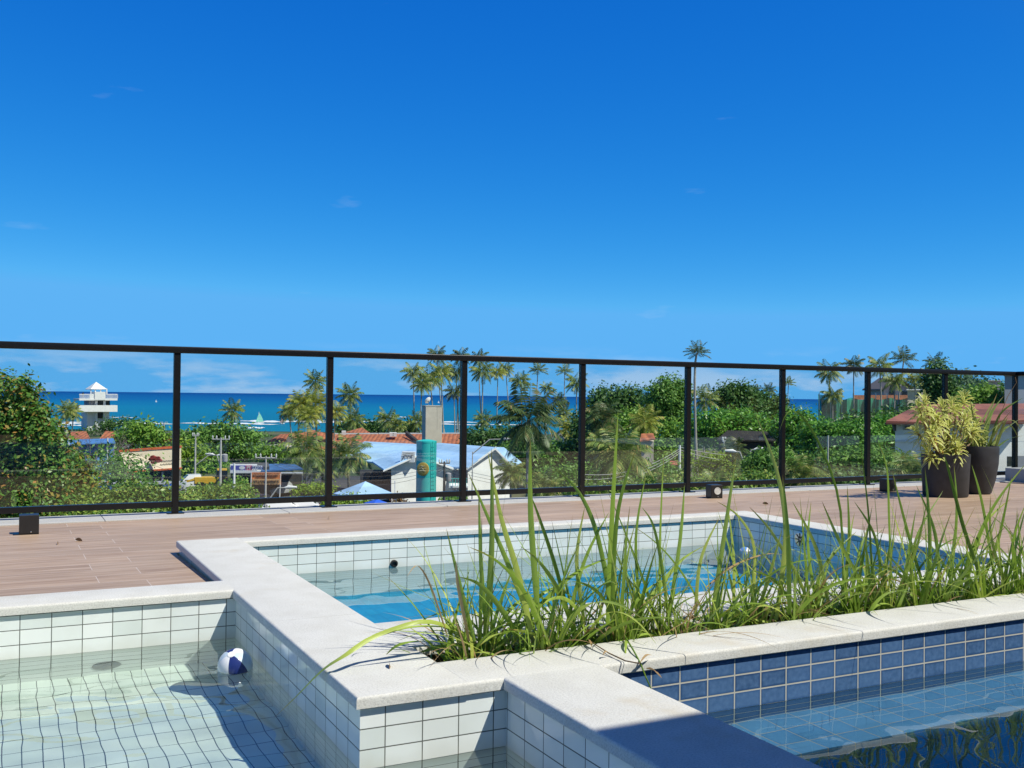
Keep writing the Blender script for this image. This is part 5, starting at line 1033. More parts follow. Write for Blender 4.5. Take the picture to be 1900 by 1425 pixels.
def car(px, d, rz, m, label, kind='car'):
    t = empty('parked_car', gnd(px, d, GZ + .035), label, 'car', 'cars parked below the terrace', VIEW_RZ + rz)
    bm = bmesh.new()
    pr = [(-2.1, .35), (-2.15, .7), (-1.95, .92), (-1.0, .98), (-.35, 1.42), (1.15, 1.46), (1.75, 1.02), (2.05, .95), (2.12, .6), (2.08, .35)] if kind == 'car' else [(-2.5, .45), (-2.55, .85), (-2.3, 1.0), (-1.35, 1.08), (-.75, 1.68), (.45, 1.70), (.6, 1.1), (2.45, 1.1), (2.5, .6), (2.45, .45)]
    mb = MB(); n = len(pr); V = []
    for y, s in ((-.86, .0), (-.80, .0), (.80, .0), (.86, .0)):
        for x, z in pr: 
            k = .16 if z > 1.2 else 0; V.append((x, (y + (k if y < 0 else -k)), z))
    Fq = [(i * n + j, i * n + (j + 1) % n, (i + 1) * n + (j + 1) % n, (i + 1) * n + j) for i in range(3) for j in range(n)] + [tuple(range(n))[::-1], tuple(3 * n + j for j in range(n))]
    mb.add(V, Fq).build('body', m, t, bevel=.03, smooth=True)
    gl = MB(); a, b, c, e = pr[3], pr[4], pr[5], pr[6]
    for sg in (-1, 1): gl.prism([(a[0] + .18, sg * .845, a[1] + .02), (e[0] - .18, sg * .845, a[1] + .03), (c[0] - .05, sg * .70, c[1] - .07), (b[0] + .06, sg * .70, b[1] - .06)], (0, sg * .012, 0))
    gl.prism([(a[0] - .02, -.68, a[1] + .04), (a[0] - .02, .68, a[1] + .04), (b[0] - .04, .6, b[1] - .04), (b[0] - .04, -.6, b[1] - .04)], (-.03, 0, .03))
    gl.prism([(e[0] + .0, -.66, e[1] + .05), (e[0], .66, e[1] + .05), (c[0] + .05, .6, c[1] - .05), (c[0] + .05, -.6, c[1] - .05)], (.03, 0, .03)); gl.build('window', M['dark_glass'], t)
    for sg in (-1, 1):
        MB().box(pr[1][0] - .02, pr[1][0] + .10, sg * .66 - .16, sg * .66 + .16, .66, .82).build('headlight', M['lens'], t, bevel=.03); MB().box(pr[-2][0] - .1, pr[-2][0] + .02, sg * .66 - .14, sg * .66 + .14, .66, .86).build('tail_light', M['red_ink'], t, bevel=.03)
    wheels(t, [(-1.35, -.78, .32), (-1.35, .78, .32), (1.35, -.78, .32), (1.35, .78, .32)], .32, .2, M['tyre']); return t
car(508, 82, .35, ca[0], 'white car nearest the second railing post under the bottom rail'); car(548, 83.5, .25, ca[0], 'second white car, half behind the first one and nearer the post'); car(470, 86, .9, ca[2], 'black car beside the white pole base'); car(340, 80, .2, ca[4], 'teal car below the paper banner')
car(365, 104, .4, ca[0], 'white pickup truck beside the yellow tractor', 'pickup'); car(1395, 84, .5, ca[1], 'silver car on the street below the two lamps'); car(905, 84, .3, ca[3], 'blue car parked behind the right gable'); car(515, 99, 1.2, ca[1], 'silver car in front of the parking banner')
tr_ = empty('tractor', gnd(393, 104), 'yellow tractor loader parked between pickup and shop', 'tractor', None, VIEW_RZ + .3)
MB().box(-1.6, .6, -.5, .5, .8, 1.5).build('hood', M['yellow'], tr_, bevel=.06); MB().box(.6, 1.6, -.6, .6, .8, 2.3).build('cab', M['yellow'], tr_, bevel=.05); MB().box(.55, 1.65, -.62, .62, 1.5, 2.15).build('window', M['dark_glass'], tr_); MB().prism([(-1.6, -.5, 1.2), (-2.6, -.5, .9), (-2.6, .5, .9), (-1.6, .5, 1.2)], (0, 0, .2)).build('loader_arm', M['yellow'], tr_)
wheels(tr_, [(-1.0, -.7, .5), (-1.0, .7, .5)], .5, .3, M['tyre']); wheels(tr_, [(1.2, -.8, .75), (1.2, .8, .75)], .75, .4, M['tyre'])
bn = bld('paper_banner', 335, 72, 'white paper banner with sideways handwriting beside the first railing post', 'banner')
part(MB().prism([P(326, 922, 72), P(345, 922, 72), P(346, 893, 72), P(326, 892, 72)], FH * .05), 'panel', M['white_paint'], bn); part(MB().tube([P(326, 892, 72.05), gnd(326, 72.05)], .04, 8), 'post', M['pole_conc'], bn)
mb = MB()
for k, x in enumerate((331, 335.5, 340)): squiggle(mb, [(x + (1.3 if j % 2 else -1.0), 916 - 2.2 * j + (k * 1.3)) for j in range(9)], 71.96, .02)
part(mb, 'lettering', M['ink'], bn)

# --- white shop with the parking banner
D = 96
sp = bld('shop', 480, D, 'white shop with a purple and pink fascia above the parking banner', 'shop')
part(bx(MB(), 428, 500, 866, 940, D, 6), 'wall', M['shade_wall'], sp); part(bx(MB(), 427, 477, 862, 874, D - .6, .6), 'fascia', M['white_wall'], sp)
part(bx(MB(), 429, 455.5, 864, 872, D - .66, .05), 'sign_panel', M['purple'], sp); part(bx(MB(), 455.7, 468, 864, 872, D - .66, .05), 'sign_panel', M['pink'], sp); part(bx(MB(), 468.2, 487, 864, 872, D - .66, .05), 'sign_panel', M['white_wall'], sp)
text('lettering', 'PI', M['white_paint'], sp, P(461, 868, D - .70), .48); text('lettering', 'STON', M['navy_ink'], sp, P(477, 868, D - .70), .44)
o = MB().lathe([(.28, 0), (.28, .02), (.001, .03)], 20).build('logo', M['white_paint'], sp); o.rotation_euler = (Matrix.Rotation(VIEW_RZ, 3, 'Z') @ Matrix.Rotation(R(90), 3, 'X')).to_euler(); o.location = P(449, 868, D - .67) - sp.location; o.scale = (1, .6, 1)
part(bx(MB(), 427, 486, 874, 878, D - .8, 1.0), 'canopy_edge', M['white_wall'], sp); part(bx(MB(), 450, 466, 880, 905, D - .15, .1), 'window', M['dark_glass'], sp); part(bx(MB(), 445, 451, 893, 905, D - .3, .25), 'orange_door', plain('orange_door', (.65, .28, .03), .6), sp)
part(quad(MB(), [(484, 876, D - 1), (562, 872, D - 1), (545, 862, D + 7), (492, 863, D + 7)], Vector((0, 0, .12))), 'roof', plain('blue_sheeting', (.07, .15, .32), .5, .4, 1.2), sp)
part(bx(MB(), 484, 562, 876, 878.5, D - 1, .2), 'gutter', M['white_wall'], sp); part(bx(MB(), 500, 560, 878, 940, D + 4, .3), 'back_wall', M['shade_wall'], sp)
pb = bld('parking_banner', 494, D - 2, 'orange parking banner with dark capital letters hung under the blue shop roof', 'banner')
part(bx(MB(), 467, 521.5, 876.5, 900, D - 2, .06), 'panel', M['orange_banner'], pb); part(bx(MB(), 468, 520.5, 888.5, 899, D - 2.04, .03), 'panel', M['peach_banner'], pb)
text('lettering', 'ESTACIONAMENTO COM', M['ink'], pb, P(494, 880, D - 2.06), .26, sx=.78); text('lettering', 'GARAGEM COBERTA', M['ink'], pb, P(494, 885, D - 2.06), .26, sx=.80); text('lettering', 'ESTACIONAMENTO', M['ink'], pb, P(494, 894, D - 2.08), .46, sx=.58)
for x in (466.5, 521): part(MB().tube([P(x, 876, D - 1.95), gnd(x, D - 1.95)], .05, 8), 'post', M['white_paint'], pb)

# --- orange roofed beach restaurant with white parapets
D = 165
rs = bld('restaurant', 640, D, 'long orange tiled restaurant with white ridge parapets behind the blue roof', 'restaurant')
hip = [P(493, 823, D - 8), P(526, 824, D - 9), P(536, 807, D - 4), P(520, 808, D - 3)]
part(MB().prism(hip, Vector((0, 0, .2))), 'roof', M['terracotta'], rs)
part(MB().prism([P(526, 824, D - 9), P(536, 807, D - 4), P(560, 830, D - 7)], FH * .4), 'gable', M['shade_wall'], rs)
part(MB().prism([P(536, 806, D - 4.5), P(566, 836, D - 8), P(624, 836, D - 8), P(620, 806, D)], Vector((0, 0, .2))), 'roof', M['terracotta'], rs)
part(MB().prism([P(616, 832, D - 6), P(730, 830, D - 6), P(850, 824, D - 2), P(868, 807, D + 4), P(620, 808, D + 4)], Vector((0, 0, .2))), 'roof', M['terracotta'], rs)
part(MB().prism([P(536, 807.5, D + 4.3), P(700, 807, D + 4.3), P(700, 803.5, D + 4.3), P(536, 804.5, D + 4.3)], FH * .5), 'parapet', M['white_wall'], rs); part(MB().prism([P(702, 806, D + 4.3), P(870, 806, D + 4.3), P(870, 803, D + 4.3), P(702, 803.5, D + 4.3)], FH * .5), 'parapet', M['white_wall'], rs)
part(facade(MB(), 500, 860, 830, D - 5.5, None, 9), 'wall', M['tan'], rs); part(bx(MB(), 490, 532, 826, 836, D - 10, .3), 'terrace', M['cream'], rs)
mb = MB()
for x in range(492, 532, 5): bx(mb, x, x + 1, 836, 850, D - 10, .3)
part(mb, 'terrace_posts', M['tan'], rs)
for x, y in ((638, 803), (727, 806), (732, 806)): part(bx(MB(), x - 4, x + 4, y - 3, y + 4, D - 1, 2), 'vent', M['white_wall'], rs)
part(MB().prism([P(755, 806, D + 1), P(775, 822, D - 4), P(772, 824, D - 4), P(752, 808, D + 1)], Vector((0, 0, .6))), 'valley', M['shade_wall'], rs)
for lab, pts in (('small orange hip roof in the palms behind the restaurant', ((640, 804), (688, 806), (672, 795))), ('tiny orange roof behind the second railing post', ((558, 806), (604, 806), (580, 799)))):
    b = bld('cottage', pts[0][0] + 15, 190, lab, 'house'); part(MB().prism([P(pts[0][0], pts[0][1], 188), P(pts[1][0], pts[1][1], 188), P(pts[2][0], pts[2][1], 193)], Vector((0, 0, .2))), 'roof', M['terracotta'], b); part(facade(MB(), pts[0][0] + 3, pts[1][0] - 3, pts[0][1], 189, None, 4), 'wall', M['white_wall'], b)

# --- the blue roofed building
bl = bld('blue_roofed_building', 790, 92, 'white building with wide pale blue metal roofs and two gables', 'building')
UPV = Vector((0, 0, .12))
part(MB().prism([P(676, 821, 108), P(774, 826, 103), P(816, 824, 101), P(918, 832, 90.5), P(868, 869, 88), P(790, 872, 92), P(712, 862, 97), P(634, 852, 102)], UPV), 'roof', M['blue_roof'], bl)
part(MB().prism([P(712, 873, 85), P(775, 845, 87), P(757, 836, 99), P(690, 858, 96)], UPV), 'roof', M['blue_roof'], bl); part(MB().prism([P(844, 870, 89.6), P(775, 845, 87), P(790, 838, 97), P(862, 862, 95)], UPV), 'roof', M['blue_roof'], bl)
part(MB().prism([P(726, 960, 86), P(842, 960, 90), P(842, 870, 90), P(775, 848, 87.6), P(726, 868, 86)], FH * 8), 'wall', M['white_wall'], bl)
part(MB().prism([P(711, 875.5, 84.8), P(775, 847.5, 86.8), P(775, 844.5, 86.8), P(711, 872.5, 84.8)], FH * .25), 'rake_board', M['white_paint'], bl); part(MB().prism([P(845, 873, 89.4), P(775, 847.5, 86.8), P(775, 844.5, 86.8), P(845, 869.5, 89.4)], FH * .25), 'rake_board', M['white_paint'], bl)
part(MB().prism([P(868, 960, 88.6), P(948, 960, 92.5), P(948, 866, 92.5), P(918, 835, 91), P(868, 870, 88.6)], FH * 7), 'wall', M['white_wall'], bl)
part(MB().prism([P(866, 872, 88), P(919, 834.5, 90.4), P(919, 830.5, 90.4), P(866, 867.5, 88)], FH * .3), 'rake_board', M['white_paint'], bl); part(MB().prism([P(952, 871, 92), P(919, 834.5, 90.4), P(919, 830.5, 90.4), P(954, 867, 92)], FH * .3), 'rake_board', M['white_paint'], bl)
part(MB().prism([P(918, 832, 90.4), P(954, 868, 92), P(968, 860, 99), P(935, 832, 100)], UPV), 'roof', M['blue_roof'], bl)
part(MB().prism([P(843, 960, 89.6), P(868, 960, 89.6), P(868, 872, 89.6), P(843, 872, 89.6)], FH * .5), 'porch_wall', M['grey_wall'], bl)
part(bx(MB(), 668, 726, 872, 960, 91, .4), 'porch_wall', M['shade_wall'], bl)
for k in range(4): part(bx(MB(), 678 + k * 12, 687 + k * 12, 876, 897, 90.9, .08), 'window', M['dark_glass'], bl)
part(bx(MB(), 725, 733, 892, 960, 86.2, .7), 'blue_pillar', M['blue_paint'], bl)
sg = part(MB().prism([P(742, 858, 86.4), P(769, 858, 86.4), P(770, 839, 86.4), P(746, 838, 86.4)], FH * .8), 'sign_box', M['white_paint'], bl)
mb = MB(); squiggle(mb, [(747, 853), (749, 846), (753, 844), (755, 851), (758, 845), (761, 851), (764, 844), (767, 846)], 86.33, .03); squiggle(mb, [(747, 843), (756, 841.5), (767, 842)], 86.33, .02); part(mb, 'lettering', M['ink'], bl)
for y in (880, 884): part(bx(MB(), 730, 732.5, y, y + 2, 86.9, .08), 'window', M['dark_glass'], bl)
mb = MB()
for k in range(7): mb.tube([P(835 + k * 5, 888, 85), P(835 + k * 5, 902, 85)], .025, 6)
mb.tube([P(833, 888, 85), P(867, 888, 85)], .03, 6); mb.tube([P(833, 895, 85), P(867, 895, 85)], .02, 6); part(mb, 'balustrade', M['teal'], bl); part(bx(MB(), 833, 868, 902, 905, 84.8, 3), 'balcony_slab', M['white_wall'], bl)

# --- turquoise water tank and the tan tower behind it
wt = bld('water_tank', 792.5, 80, 'tall turquoise water tank with a yellow round emblem and ladder', 'water tank')
r_ = M_(18.6, 80); zt = P(792, 818, 80).z - GZ
MB().lathe([(r_, 0), (r_, zt - .15), (r_ * 1.015, zt - .14), (r_ * 1.015, zt), (r_ * .3, zt + .12), (.01, zt + .13)], 48).build('tank', M['teal'], wt, smooth=True)
toC = (EYE - wt.location); toC.z = 0; toC.normalize(); sd = Vector((-toC.y, toC.x, 0))
ez = P(785, 869, 80).z - GZ
o = MB().lathe([(r_ * .62, 0), (r_ * .62, .10), (r_ * .5, .13), (.01, .13)], 32).build('emblem', M['mustard'], wt, smooth=True)
en = (toC * .93 - sd * .32).normalized() if (sd.dot(RH) > 0) else (toC * .93 + sd * .32).normalized()
o.rotation_euler = en.to_track_quat('Z', 'Y').to_euler(); o.location = en * (r_ - .04) + Vector((0, 0, ez)); o.scale = (1, 1.08, 1)
mk = MB(); 
for pts in (((-.35, .02), (-.12, .14), (.1, -.02), (.33, .10)), ((-.3, -.15), (0, -.1), (.3, -.17)), ((-.18, .3), (.1, .26), (.2, .32))): mk.tube([(x * .8, y * .8, .135) for x, y in pts], .022, 5)
mk.build('emblem_mark', plain('pale_mark', (.66, .60, .40), .8), o)
ln = (toC * .75 + (sd if sd.dot(RH) > 0 else -sd) * .66).normalized(); ls = Vector((-ln.y, ln.x, 0)); mb = MB()
for s_ in (-.17, .17): mb.tube([ln * (r_ + .12) + ls * s_, ln * (r_ + .12) + ls * s_ + Vector((0, 0, zt))], .022, 6)
for k in range(int(zt / .3)): mb.tube([ln * (r_ + .12) - ls * .17 + Vector((0, 0, .2 + k * .3)), ln * (r_ + .12) + ls * .17 + Vector((0, 0, .2 + k * .3))], .016, 6)
mb.build('ladder', plain('teal_dark', (.02, .34, .32), .5), wt)
tt = empty('chimney_tower', gnd(802, 112), 'square tan concrete tower with a stained face behind the turquoise tank', 'tower', None, VIEW_RZ + .30)
w_ = M_(15.5, 112); zt2 = P(802, 754, 112).z - GZ
def stained(): 
    m = plain('stained_concrete', (.62, .55, .44), .9, .10, 1.2, .15); n, l = m.node_tree.nodes, m.node_tree.links; b = n['Principled BSDF']; src = b.inputs['Base Color'].links[0].from_socket
    t = n.new('ShaderNodeTexCoord'); mp = n.new('ShaderNodeMapping'); mp.inputs['Scale'].default_value = (2.2, 2.2, .10); l.new(t.outputs['Object'], mp.inputs[0]); z = n.new('ShaderNodeTexNoise'); z.inputs['Scale'].default_value = 1; z.inputs['Detail'].default_value = 4; l.new(mp.outputs[0], z.inputs[0])
    r = n.new('ShaderNodeValToRGB'); r.color_ramp.elements[0].position = .60; r.color_ramp.elements[0].color = (0, 0, 0, 1); r.color_ramp.elements[1].position = .72; r.color_ramp.elements[1].color = (.7, .7, .7, 1); l.new(z.outputs[0], r.inputs[0])
    q = n.new('ShaderNodeMixRGB'); q.inputs['Color2'].default_value = (.20, .19, .17, 1); l.new(r.outputs[0], q.inputs['Fac']); l.new(src, q.inputs['Color1']); l.new(q.outputs[0], b.inputs['Base Color']); return m
MB().box(-w_, w_, -w_, w_, 0, zt2).build('shaft', stained(), tt, bevel=.03); MB().box(-w_ - .03, w_ + .03, -w_ - .03, w_ + .03, zt2, zt2 + .10).build('cap', M['tan'], tt)
ds = empty('satellite_dish', tt.location + Vector((-.5, -.2, zt2 + .10)), 'small white satellite dish on top of the tan tower', 'satellite dish'); o = MB().lathe([(.01, 0), (.2, .03), (.38, .14), (.40, .16), (.37, .16), (.01, .03)], 24).build('dish', M['white_paint'], ds, smooth=True); o.rotation_euler = (R(-60), 0, R(25)); o.location = (0, 0, .5); MB().tube([(0, 0, 0), (0, 0, .5)], .03, 6).build('mast', M['steel'], ds)

# --- canopies
def canopy(px, py, d, halfw, drop, m, label, group=None, frame='steel'):
    c = P(px, py, d); z0 = P(px, py + drop, d).z; hw = M_(halfw, d) * .78
    t = empty('canopy', Vector((c.x, c.y, GZ)), label, 'canopy', group, VIEW_RZ + .62); H = c.z - GZ; e = z0 - GZ
    MB().add([(-hw, -hw, e), (hw, -hw, e), (hw, hw, e), (-hw, hw, e), (0, 0, H), (-hw, -hw, e - .25), (hw, -hw, e - .25), (hw, hw, e - .25), (-hw, hw, e - .25)], [(0, 1, 4), (1, 2, 4), (2, 3, 4), (3, 0, 4), (0, 5, 6, 1), (1, 6, 7, 2), (2, 7, 8, 3), (3, 8, 5, 0)]).build('roof', m, t)
    for x, y in ((-1, -1), (1, -1), (1, 1), (-1, 1)): MB().tube([(x * hw * .96, y * hw * .96, 0), (x * hw * .96, y * hw * .96, e)], .05, 8).build('post', M[frame], t)
    return t
canopy(678, 893, 74, 56, 24, M['blue_roof'], 'pale blue pyramid roofed pavilion in front of the white gable'); canopy(700, 926, 71, 24, 8, M['blue_cloth'], 'deep blue cloth tent below the pale blue pyramid roof'); canopy(884, 940, 82, 18, 8, M['blue_cloth'], 'small deep blue tent under the third panel')

# --- cottages in the trees
for lab, px, py, d, w, h, mt in (('small white gabled cottage right of the big near palm', 1040, 807, 118, 12, 24, 'white_wall'), ('pale cottage roof hidden in palms beside the fourth post', 1098, 792, 130, 9, 14, 'white_wall'), ('white shed behind the street lamps', 1402, 860, 92, 14, 16, 'white_wall')):
    b = bld('cottage', px, d, lab, 'house'); part(MB().prism([P(px - w, py + 70, d), P(px + w, py + 70, d), P(px + w, py + h * .5, d), P(px, py, d), P(px - w, py + h * .5, d)], FH * 5), 'wall', M[mt], b)
    part(MB().prism([P(px - w - 1.5, py + h * .55, d - .3), P(px, py - 1.2, d - .3), P(px, py - 1.2, d - .3) + FH * 6, P(px - w - 1.5, py + h * .55, d - .3) + FH * 6], UPV), 'roof', M['tan'], b); part(MB().prism([P(px + w + 1.5, py + h * .55, d - .3), P(px, py - 1.2, d - .3), P(px, py - 1.2, d - .3) + FH * 6, P(px + w + 1.5, py + h * .55, d - .3) + FH * 6], UPV), 'roof', M['tan'], b)
b = bld('cottage', 1202, 92, 'little orange roofed kiosk in the trees of the fourth panel', 'house'); part(MB().prism([P(1187, 820, 90), P(1216, 816, 90), P(1212, 806, 93), P(1190, 807, 93)], UPV), 'roof', M['terracotta'], b); part(facade(MB(), 1190, 1213, 819, 90.5, None, 3), 'wall', M['tan'], b)
b = bld('cottage', 1255, 72, 'low orange roof behind the white street pole', 'house'); part(MB().prism([P(1240, 866, 70), P(1262, 866, 70), P(1258, 858, 73), P(1244, 858, 73)], UPV), 'roof', M['terracotta'], b); part(facade(MB(), 1242, 1260, 865, 70.5, None, 3), 'wall', M['white_wall'], b)
b = bld('dark_house', 1360, 84, 'dark roofed house shaded by the almond tree in the sixth panel', 'house'); part(MB().prism([P(1330, 818, 82), P(1440, 820, 82), P(1425, 803, 88), P(1350, 801, 88)], UPV), 'roof', plain('dark_roof', (.022, .018, .016), .9, .3, 1), b); part(facade(MB(), 1334, 1436, 819, 83, None, 5), 'wall', M['shade_wall'], b)

# --- scaffolded building under green netting and the grey house above
gn = bld('netted_building', 1600, 172, 'unfinished building wrapped in green safety netting with a brick parapet', 'building')
part(bx(MB(), 1524, 1690, 742, 860, 174, 12), 'frame', M['concrete'], gn)
def net_mat():
    m, n, l, b = mat('green_netting'); o = n['Material Output']; b.inputs['Roughness'].default_value = .9
    t = n.new('ShaderNodeTexCoord'); z = n.new('ShaderNodeTexNoise'); z.inputs['Scale'].default_value = .35; z.inputs['Detail'].default_value = 6; l.new(t.outputs['Object'], z.inputs[0])
    r = n.new('ShaderNodeValToRGB'); r.color_ramp.elements[0].position = .35; r.color_ramp.elements[0].color = (.01, .13, .09, 1); r.color_ramp.elements[1].position = .68; r.color_ramp.elements[1].color = (.03, .40, .22, 1); l.new(z.outputs[0], r.inputs[0]); l.new(r.outputs[0], b.inputs['Base Color'])
    tr = n.new('ShaderNodeBsdfTransparent'); mx = n.new('ShaderNodeMixShader'); mx.inputs[0].default_value = .78; l.new(tr.outputs[0], mx.inputs[1]); l.new(b.outputs[0], mx.inputs[2]); l.new(mx.outputs[0], o.inputs[0]); return m
nm = net_mat(); X, n_ = np.linspace(1518, 1684, 60), 60
mb = MB()
for i in range(n_ - 1):
    w0, w1 = .5 * math.sin(i * .9), .5 * math.sin((i + 1) * .9); t0, t1 = 740 + 2 * math.sin(i * .5), 740 + 2 * math.sin((i + 1) * .5)
    if X[i] < 1562: t0 -= 9; t1 -= 9
    mb.add([P(X[i], 870, 172 + w0), P(X[i + 1], 870, 172 + w1), P(X[i + 1], t1, 172 + w1), P(X[i], t0, 172 + w0)], [(0, 1, 2, 3)])
part(mb, 'netting', nm, gn)
part(bx(MB(), 1585, 1690, 733, 741.5, 176, 8), 'parapet', M['brick_raw'], gn)
mb = MB()
for x in range(1520, 1690, 21): mb.tube([P(x, 729, 171.5), P(x, 870, 171.5)], .07, 6)
part(mb, 'scaffold_poles', M['steel'], gn)
gh = bld('grey_house', 1665, 185, 'grey house with a pitched roof rising above the green netting', 'house')
part(MB().prism([P(1640, 860, 186), P(1695, 860, 186), P(1695, 722, 186), P(1668, 704, 186), P(1640, 722, 186)], FH * 8), 'wall', plain('house_grey', (.42, .42, .42), .8, .1, .5), gh); part(MB().prism([P(1635, 724, 185), P(1668, 702, 185), P(1668, 702, 185) + FH * 10, P(1635, 724, 185) + FH * 10], UPV * 2), 'roof', plain('slate', (.16, .14, .14), .8), gh); part(MB().prism([P(1700, 724, 185), P(1668, 702, 185), P(1668, 702, 185) + FH * 10, P(1700, 724, 185) + FH * 10], UPV * 2), 'roof', plain('slate_dark', (.14, .12, .12), .8), gh)
for x in (1650, 1674): part(bx(MB(), x, x + 9, 726, 738, 185.8, .2), 'window', M['dark_glass'], gh)
cb2 = bld('cream_block', 1708, 160, 'cream wall block beside the netted building, mostly behind palms', 'building'); part(bx(MB(), 1684, 1712, 724, 860, 160, 6), 'wall', M['cream'], cb2); part(bx(MB(), 1682, 1714, 722, 724, 159.5, 7), 'cornice', M['white_wall'], cb2)
fr_ = bld('far_block', 1845, 300, 'distant grey flat roofed block on the wooded hill', 'building'); part(bx(MB(), 1834, 1856, 707, 760, 300, 10), 'wall', M['grey_wall'], fr_); part(bx(MB(), 1833, 1857, 705.5, 707, 299, 12), 'roof', M['concrete'], fr_)

# --- white house with the red tiled roof, and the grey wall behind it
D = 66
hs_ = bld('house', 1790, D, 'white house with a red tiled roof and small dark windows on the right', 'house')
part(MB().prism([P(1644, 785, D - .6), P(1710, 787, D - .6), P(1912, 783, D - .6), P(1912, 752, D + 7), P(1705, 754, D + 7)], Vector((0, 0, .14))), 'roof', M['red_tile'], hs_)
part(MB().prism([P(1644, 787.5, D - .7), P(1912, 787.0, D - .7), P(1912, 783.8, D - .7), P(1644, 784.2, D - .7)], FH * .25), 'fascia', M['red_tile'], hs_)
part(facade(MB(), 1661, 1915, 786, D + .4, D + 1.6, 7), 'wall', M['white_wall'], hs_)
for x, y, w, h in ((1678, 789, 11, 9), (1868, 846, 18, 20)):
    fr = part(bx(MB(), x, x + w, y, y + h, D + .30, .12), 'window', M['white_paint'], hs_)
    for k in (0, 1):
        o = bx(MB(), x + 1 + k * (w / 2 - .4), x + w / 2 - .2 + k * (w / 2 - .6), y + 1, y + h - 1, D + .25, .08).build('pane', M['dark_glass'], fr); o.location = (0, 0, 0)
part(bx(MB(), 1886, 1915, 846, 900, D + .2, .3), 'side_wall', M['grey_wall'], hs_); part(MB().prism([P(1656, 786, D + .2), P(1663, 786, D + .2), P(1663, 800, D + .2), P(1661, 800, D + .2)], FH * .25), 'bracket', M['shade_wall'], hs_); part(bx(MB(), 1661, 1915, 818, 820, D + .28, .15), 'ledge', M['white_paint'], hs_)
gw = bld('grey_building', 1885, 90, 'plain lavender grey building wall at the right edge behind the red roof', 'building'); part(bx(MB(), 1864, 1960, 697, 900, 90, 10), 'wall', M['grey_wall'], gw); part(bx(MB(), 1862, 1962, 695, 697, 89.6, 11), 'coping', M['concrete'], gw)

# ------------------------------------------------------------------ poles, lamps, wires
def upole(px, py, d, label, arm=0, r=.11, lamp=None, ins=True, tilt=0.0, transformer=False, m='pole_conc', cat='utility pole', name='utility_pole'):
    base = gnd(px, d); t = empty(name, base, label, cat, 'poles and street lamps of the town'); top = P(px, py, d) - base; H = top.z
    MB().tube([(0, 0, 0), (0, 0, H)], [r * 1.4, r * .8], 10).build('pole', M[m], t, smooth=True)
    if arm:
        a = M_(arm, d); v = RH * a + Vector((0, 0, tilt * a)); MB().tube([Vector((0, 0, H - .15)) - v, Vector((0, 0, H - .15)) + v], .06, 6).build('crossarm', M[m], t)
        if ins:
            for k in (-.95, -.5, .5, .95): MB().lathe([(.05, 0), (.07, .05), (.05, .10), (.07, .15), (.03, .28), (.01, .3)], 10, tuple(Vector((0, 0, H - .10)) + v * k)).build('insulator', M['lens'], t)
    if lamp:
        e = P(lamp[0], lamp[1], d) - base; s0 = Vector((0, 0, P(px, lamp[2], d).z - base.z)); q = s0.lerp(e, .6) + Vector((0, 0, (e.z - s0.z) * .38))
        MB().tube([s0, q, e], [.05, .045, .04], 8).build('lamp_arm', M['pole_conc'], t, smooth=True); hd = (e - q).normalized(); MB().tube([e, e + hd * .25 + Vector((0, 0, .03)), e + hd * .8], [.05, .13, .07], 10).build('lamp_head', M['white_paint'], t, smooth=True)
    if transformer: MB().lathe([(.22, 0), (.24, .05), (.24, .62), (.14, .7), (.01, .71)], 18, (.36, 0, H * .66)).build('transformer', M['grey_wall'], t, smooth=True)
    return t
upole(411, 812, 88, 'concrete utility pole with a wide crossarm beside a grey transformer', 16, .10, (398, 844, 866), transformer=True); upole(364, 806, 108, 'thin utility pole with a lamp arm left of the wide crossarm pole', 6, .09, (402, 845, 864)); upole(436.5, 860, 70, 'plain white pole in front of the purple shop fascia', 0, .09, m='white_paint', cat='pole', name='flag_pole')
upole(495, 846, 78, 'utility pole with insulators in front of the parking banner', 20, .07); upole(498, 936, 66, 'curved street lamp over the white cars', 0, .06, (528, 905, 932), cat='street lamp', name='street_lamp'); upole(826, 856, 82, 'dark pole crowded with insulators right of the turquoise tank', 10, .10, m='cable', transformer=True)
upole(1262, 826, 70, 'white street pole left of the fifth railing post', 0, .10, m='white_paint'); upole(1384, 862, 72, 'left street lamp of a pair curving left in the sixth panel', 0, .06, (1366, 838, 866), cat='street lamp', name='street_lamp'); upole(1386, 858, 74, 'right street lamp of a pair curving right in the sixth panel', 0, .06, (1399, 834, 866), cat='street lamp', name='street_lamp')
upole(1344, 815, 80, 'short lamp post with a pale lantern before the dark house', 3, .05, m='white_paint', cat='street lamp', name='street_lamp'); upole(1537, 808, 60, 'thin pole above the almond tree left of the seventh post', 0, .05); upole(305, 784, 215, 'thin mast with a crossarm near the beach left of the first post', 6, .14); upole(129, 812, 90, 'thin white pole among the mango leaves', 0, .06, m='white_paint'); upole(201, 812, 96, 'pale post in front of the blue shed', 0, .07, m='white_paint'); upole(128, 940, 45, 'short white post in the hedge under the bottom rail', 0, .05, m='white_paint', cat='post', name='fence_post'); upole(878, 838, 84, 'short lamp post with curved arm at the right gable', 0, .05, (930, 815, 842), cat='street lamp', name='street_lamp')
upole(104, 922, 60, 'thin white pole standing beside the blue truck', 0, .05, m='white_paint', cat='post', name='fence_post')
WR = [0]
def wire(a, b, sag, m, label, r=.014):
    A, B = P(*a), P(*b); n = 14; pts = [A.lerp(B, i / n) - Vector((0, 0, sag * 4 * (i / n) * (1 - i / n))) for i in range(n + 1)]
    o = MB().tube(pts, r, 5).build('wire', M[m]); tag(o, label, 'wire', 'overhead wires')
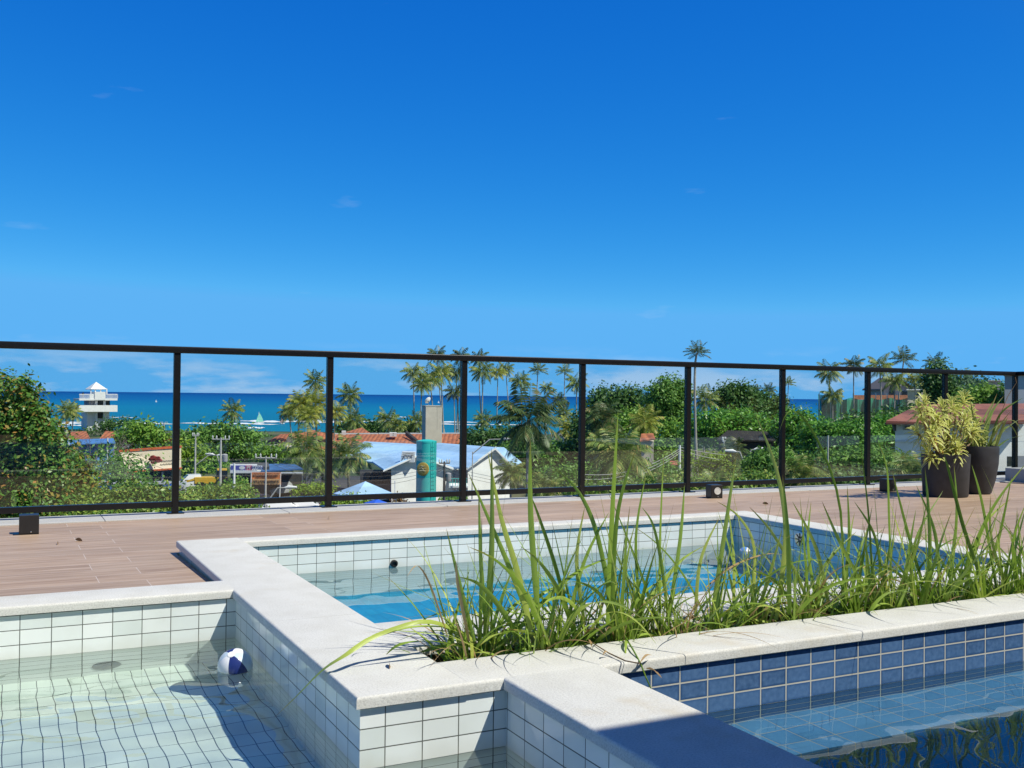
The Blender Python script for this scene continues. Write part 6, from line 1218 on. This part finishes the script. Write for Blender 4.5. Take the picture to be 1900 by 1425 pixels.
for k in range(4): wire((1262, 830 + k * 5, 70), (1480, 836 + k * 6, 78), .5 + .2 * k, 'pale_cable' if k < 2 else 'cable', ('upper pale wire', 'second pale wire', 'upper dark wire', 'lower dark wire')[k] + ' crossing the sixth panel from the white pole', .02)
for k in range(3): wire((1262, 832 + k * 4, 70), (1080, 880 + k * 9, 58), .6, 'pale_cable', ('highest', 'middle', 'lowest')[k] + ' pale wire slanting down left from the white street pole', .016)
for k in range(3): wire((495, 850 + k * 3, 78), (826, 862 + k * 4, 82), 1.2 + .2 * k, 'cable', ('top', 'middle', 'bottom')[k] + ' dark wire from the banner pole to the tank pole', .013)
for k in range(2): wire((411, 815 + k * 20, 88), (222, 830 + k * 22, 84), .5, 'cable', ('upper', 'lower')[k] + ' dark wire from the crossarm pole over the billboard', .014)
for k in range(3): wire((826, 862 + k * 6, 82), (1262, 842 + k * 6, 70), 1.6, 'cable', ('upper', 'middle', 'lower')[k] + ' dark wire sagging behind the big near palm', .013)
for k in range(2): wire((1480, 842 + k * 7, 78), (1700, 820 + k * 8, 70), .4, 'pale_cable', ('upper', 'lower')[k] + ' pale wire over the almond trees right of the sixth post', .014)

# ------------------------------------------------------------------ boats
def boat(px, py, d, hpx, m, label):
    p = on_z(px, py, SEA); p = gnd(px, d, SEA + .05); t = empty('sailboat', p, label, 'sailboat', 'small boats off the beach', VIEW_RZ + .3); H = M_(hpx, d)
    MB().prism([(-H * .38, 0, .2), (-H * .2, -.5, .2), (H * .3, -.45, .2), (H * .36, 0, .2), (H * .3, .45, .2), (-H * .2, .5, .2)], (0, 0, .35)).build('hull', M['white_paint'], t); MB().tube([(-.1 * H, 0, .3), (-.1 * H, 0, H)], .06, 6).build('mast', M['white_paint'], t)
    MB().prism([(-.08 * H, .02, H * .98), (-.08 * H, .02, .7), (H * .30, .02, .9), (H * .16, .02, H * .55)], (0, .04, 0)).build('sail', m, t); MB().prism([(-.12 * H, .02, H * .8), (-.12 * H, .02, .7), (-H * .34, .02, .8)], (0, .04, 0)).build('sail', m, t)
boat(483, 798, 400, 22, plain('green_sail', (.25, .62, .45), .7, .15, 1), 'small sailboat with a pale green sail off the beach'); boat(524, 800, 395, 13, plain('pink_sail', (.70, .45, .40), .7, .15, 1), 'smaller sailboat with a pinkish sail beside the golden palms')
boat(290, 753, 1200, 5, M['white_paint'], 'far white speck of a boat on the blue water left of the first post'); boat(332, 756, 1100, 5, M['white_paint'], 'far white speck of a boat just right of the first post'); boat(814, 746, 1500, 5, M['white_paint'], 'far white boat between the tall palm trunks')
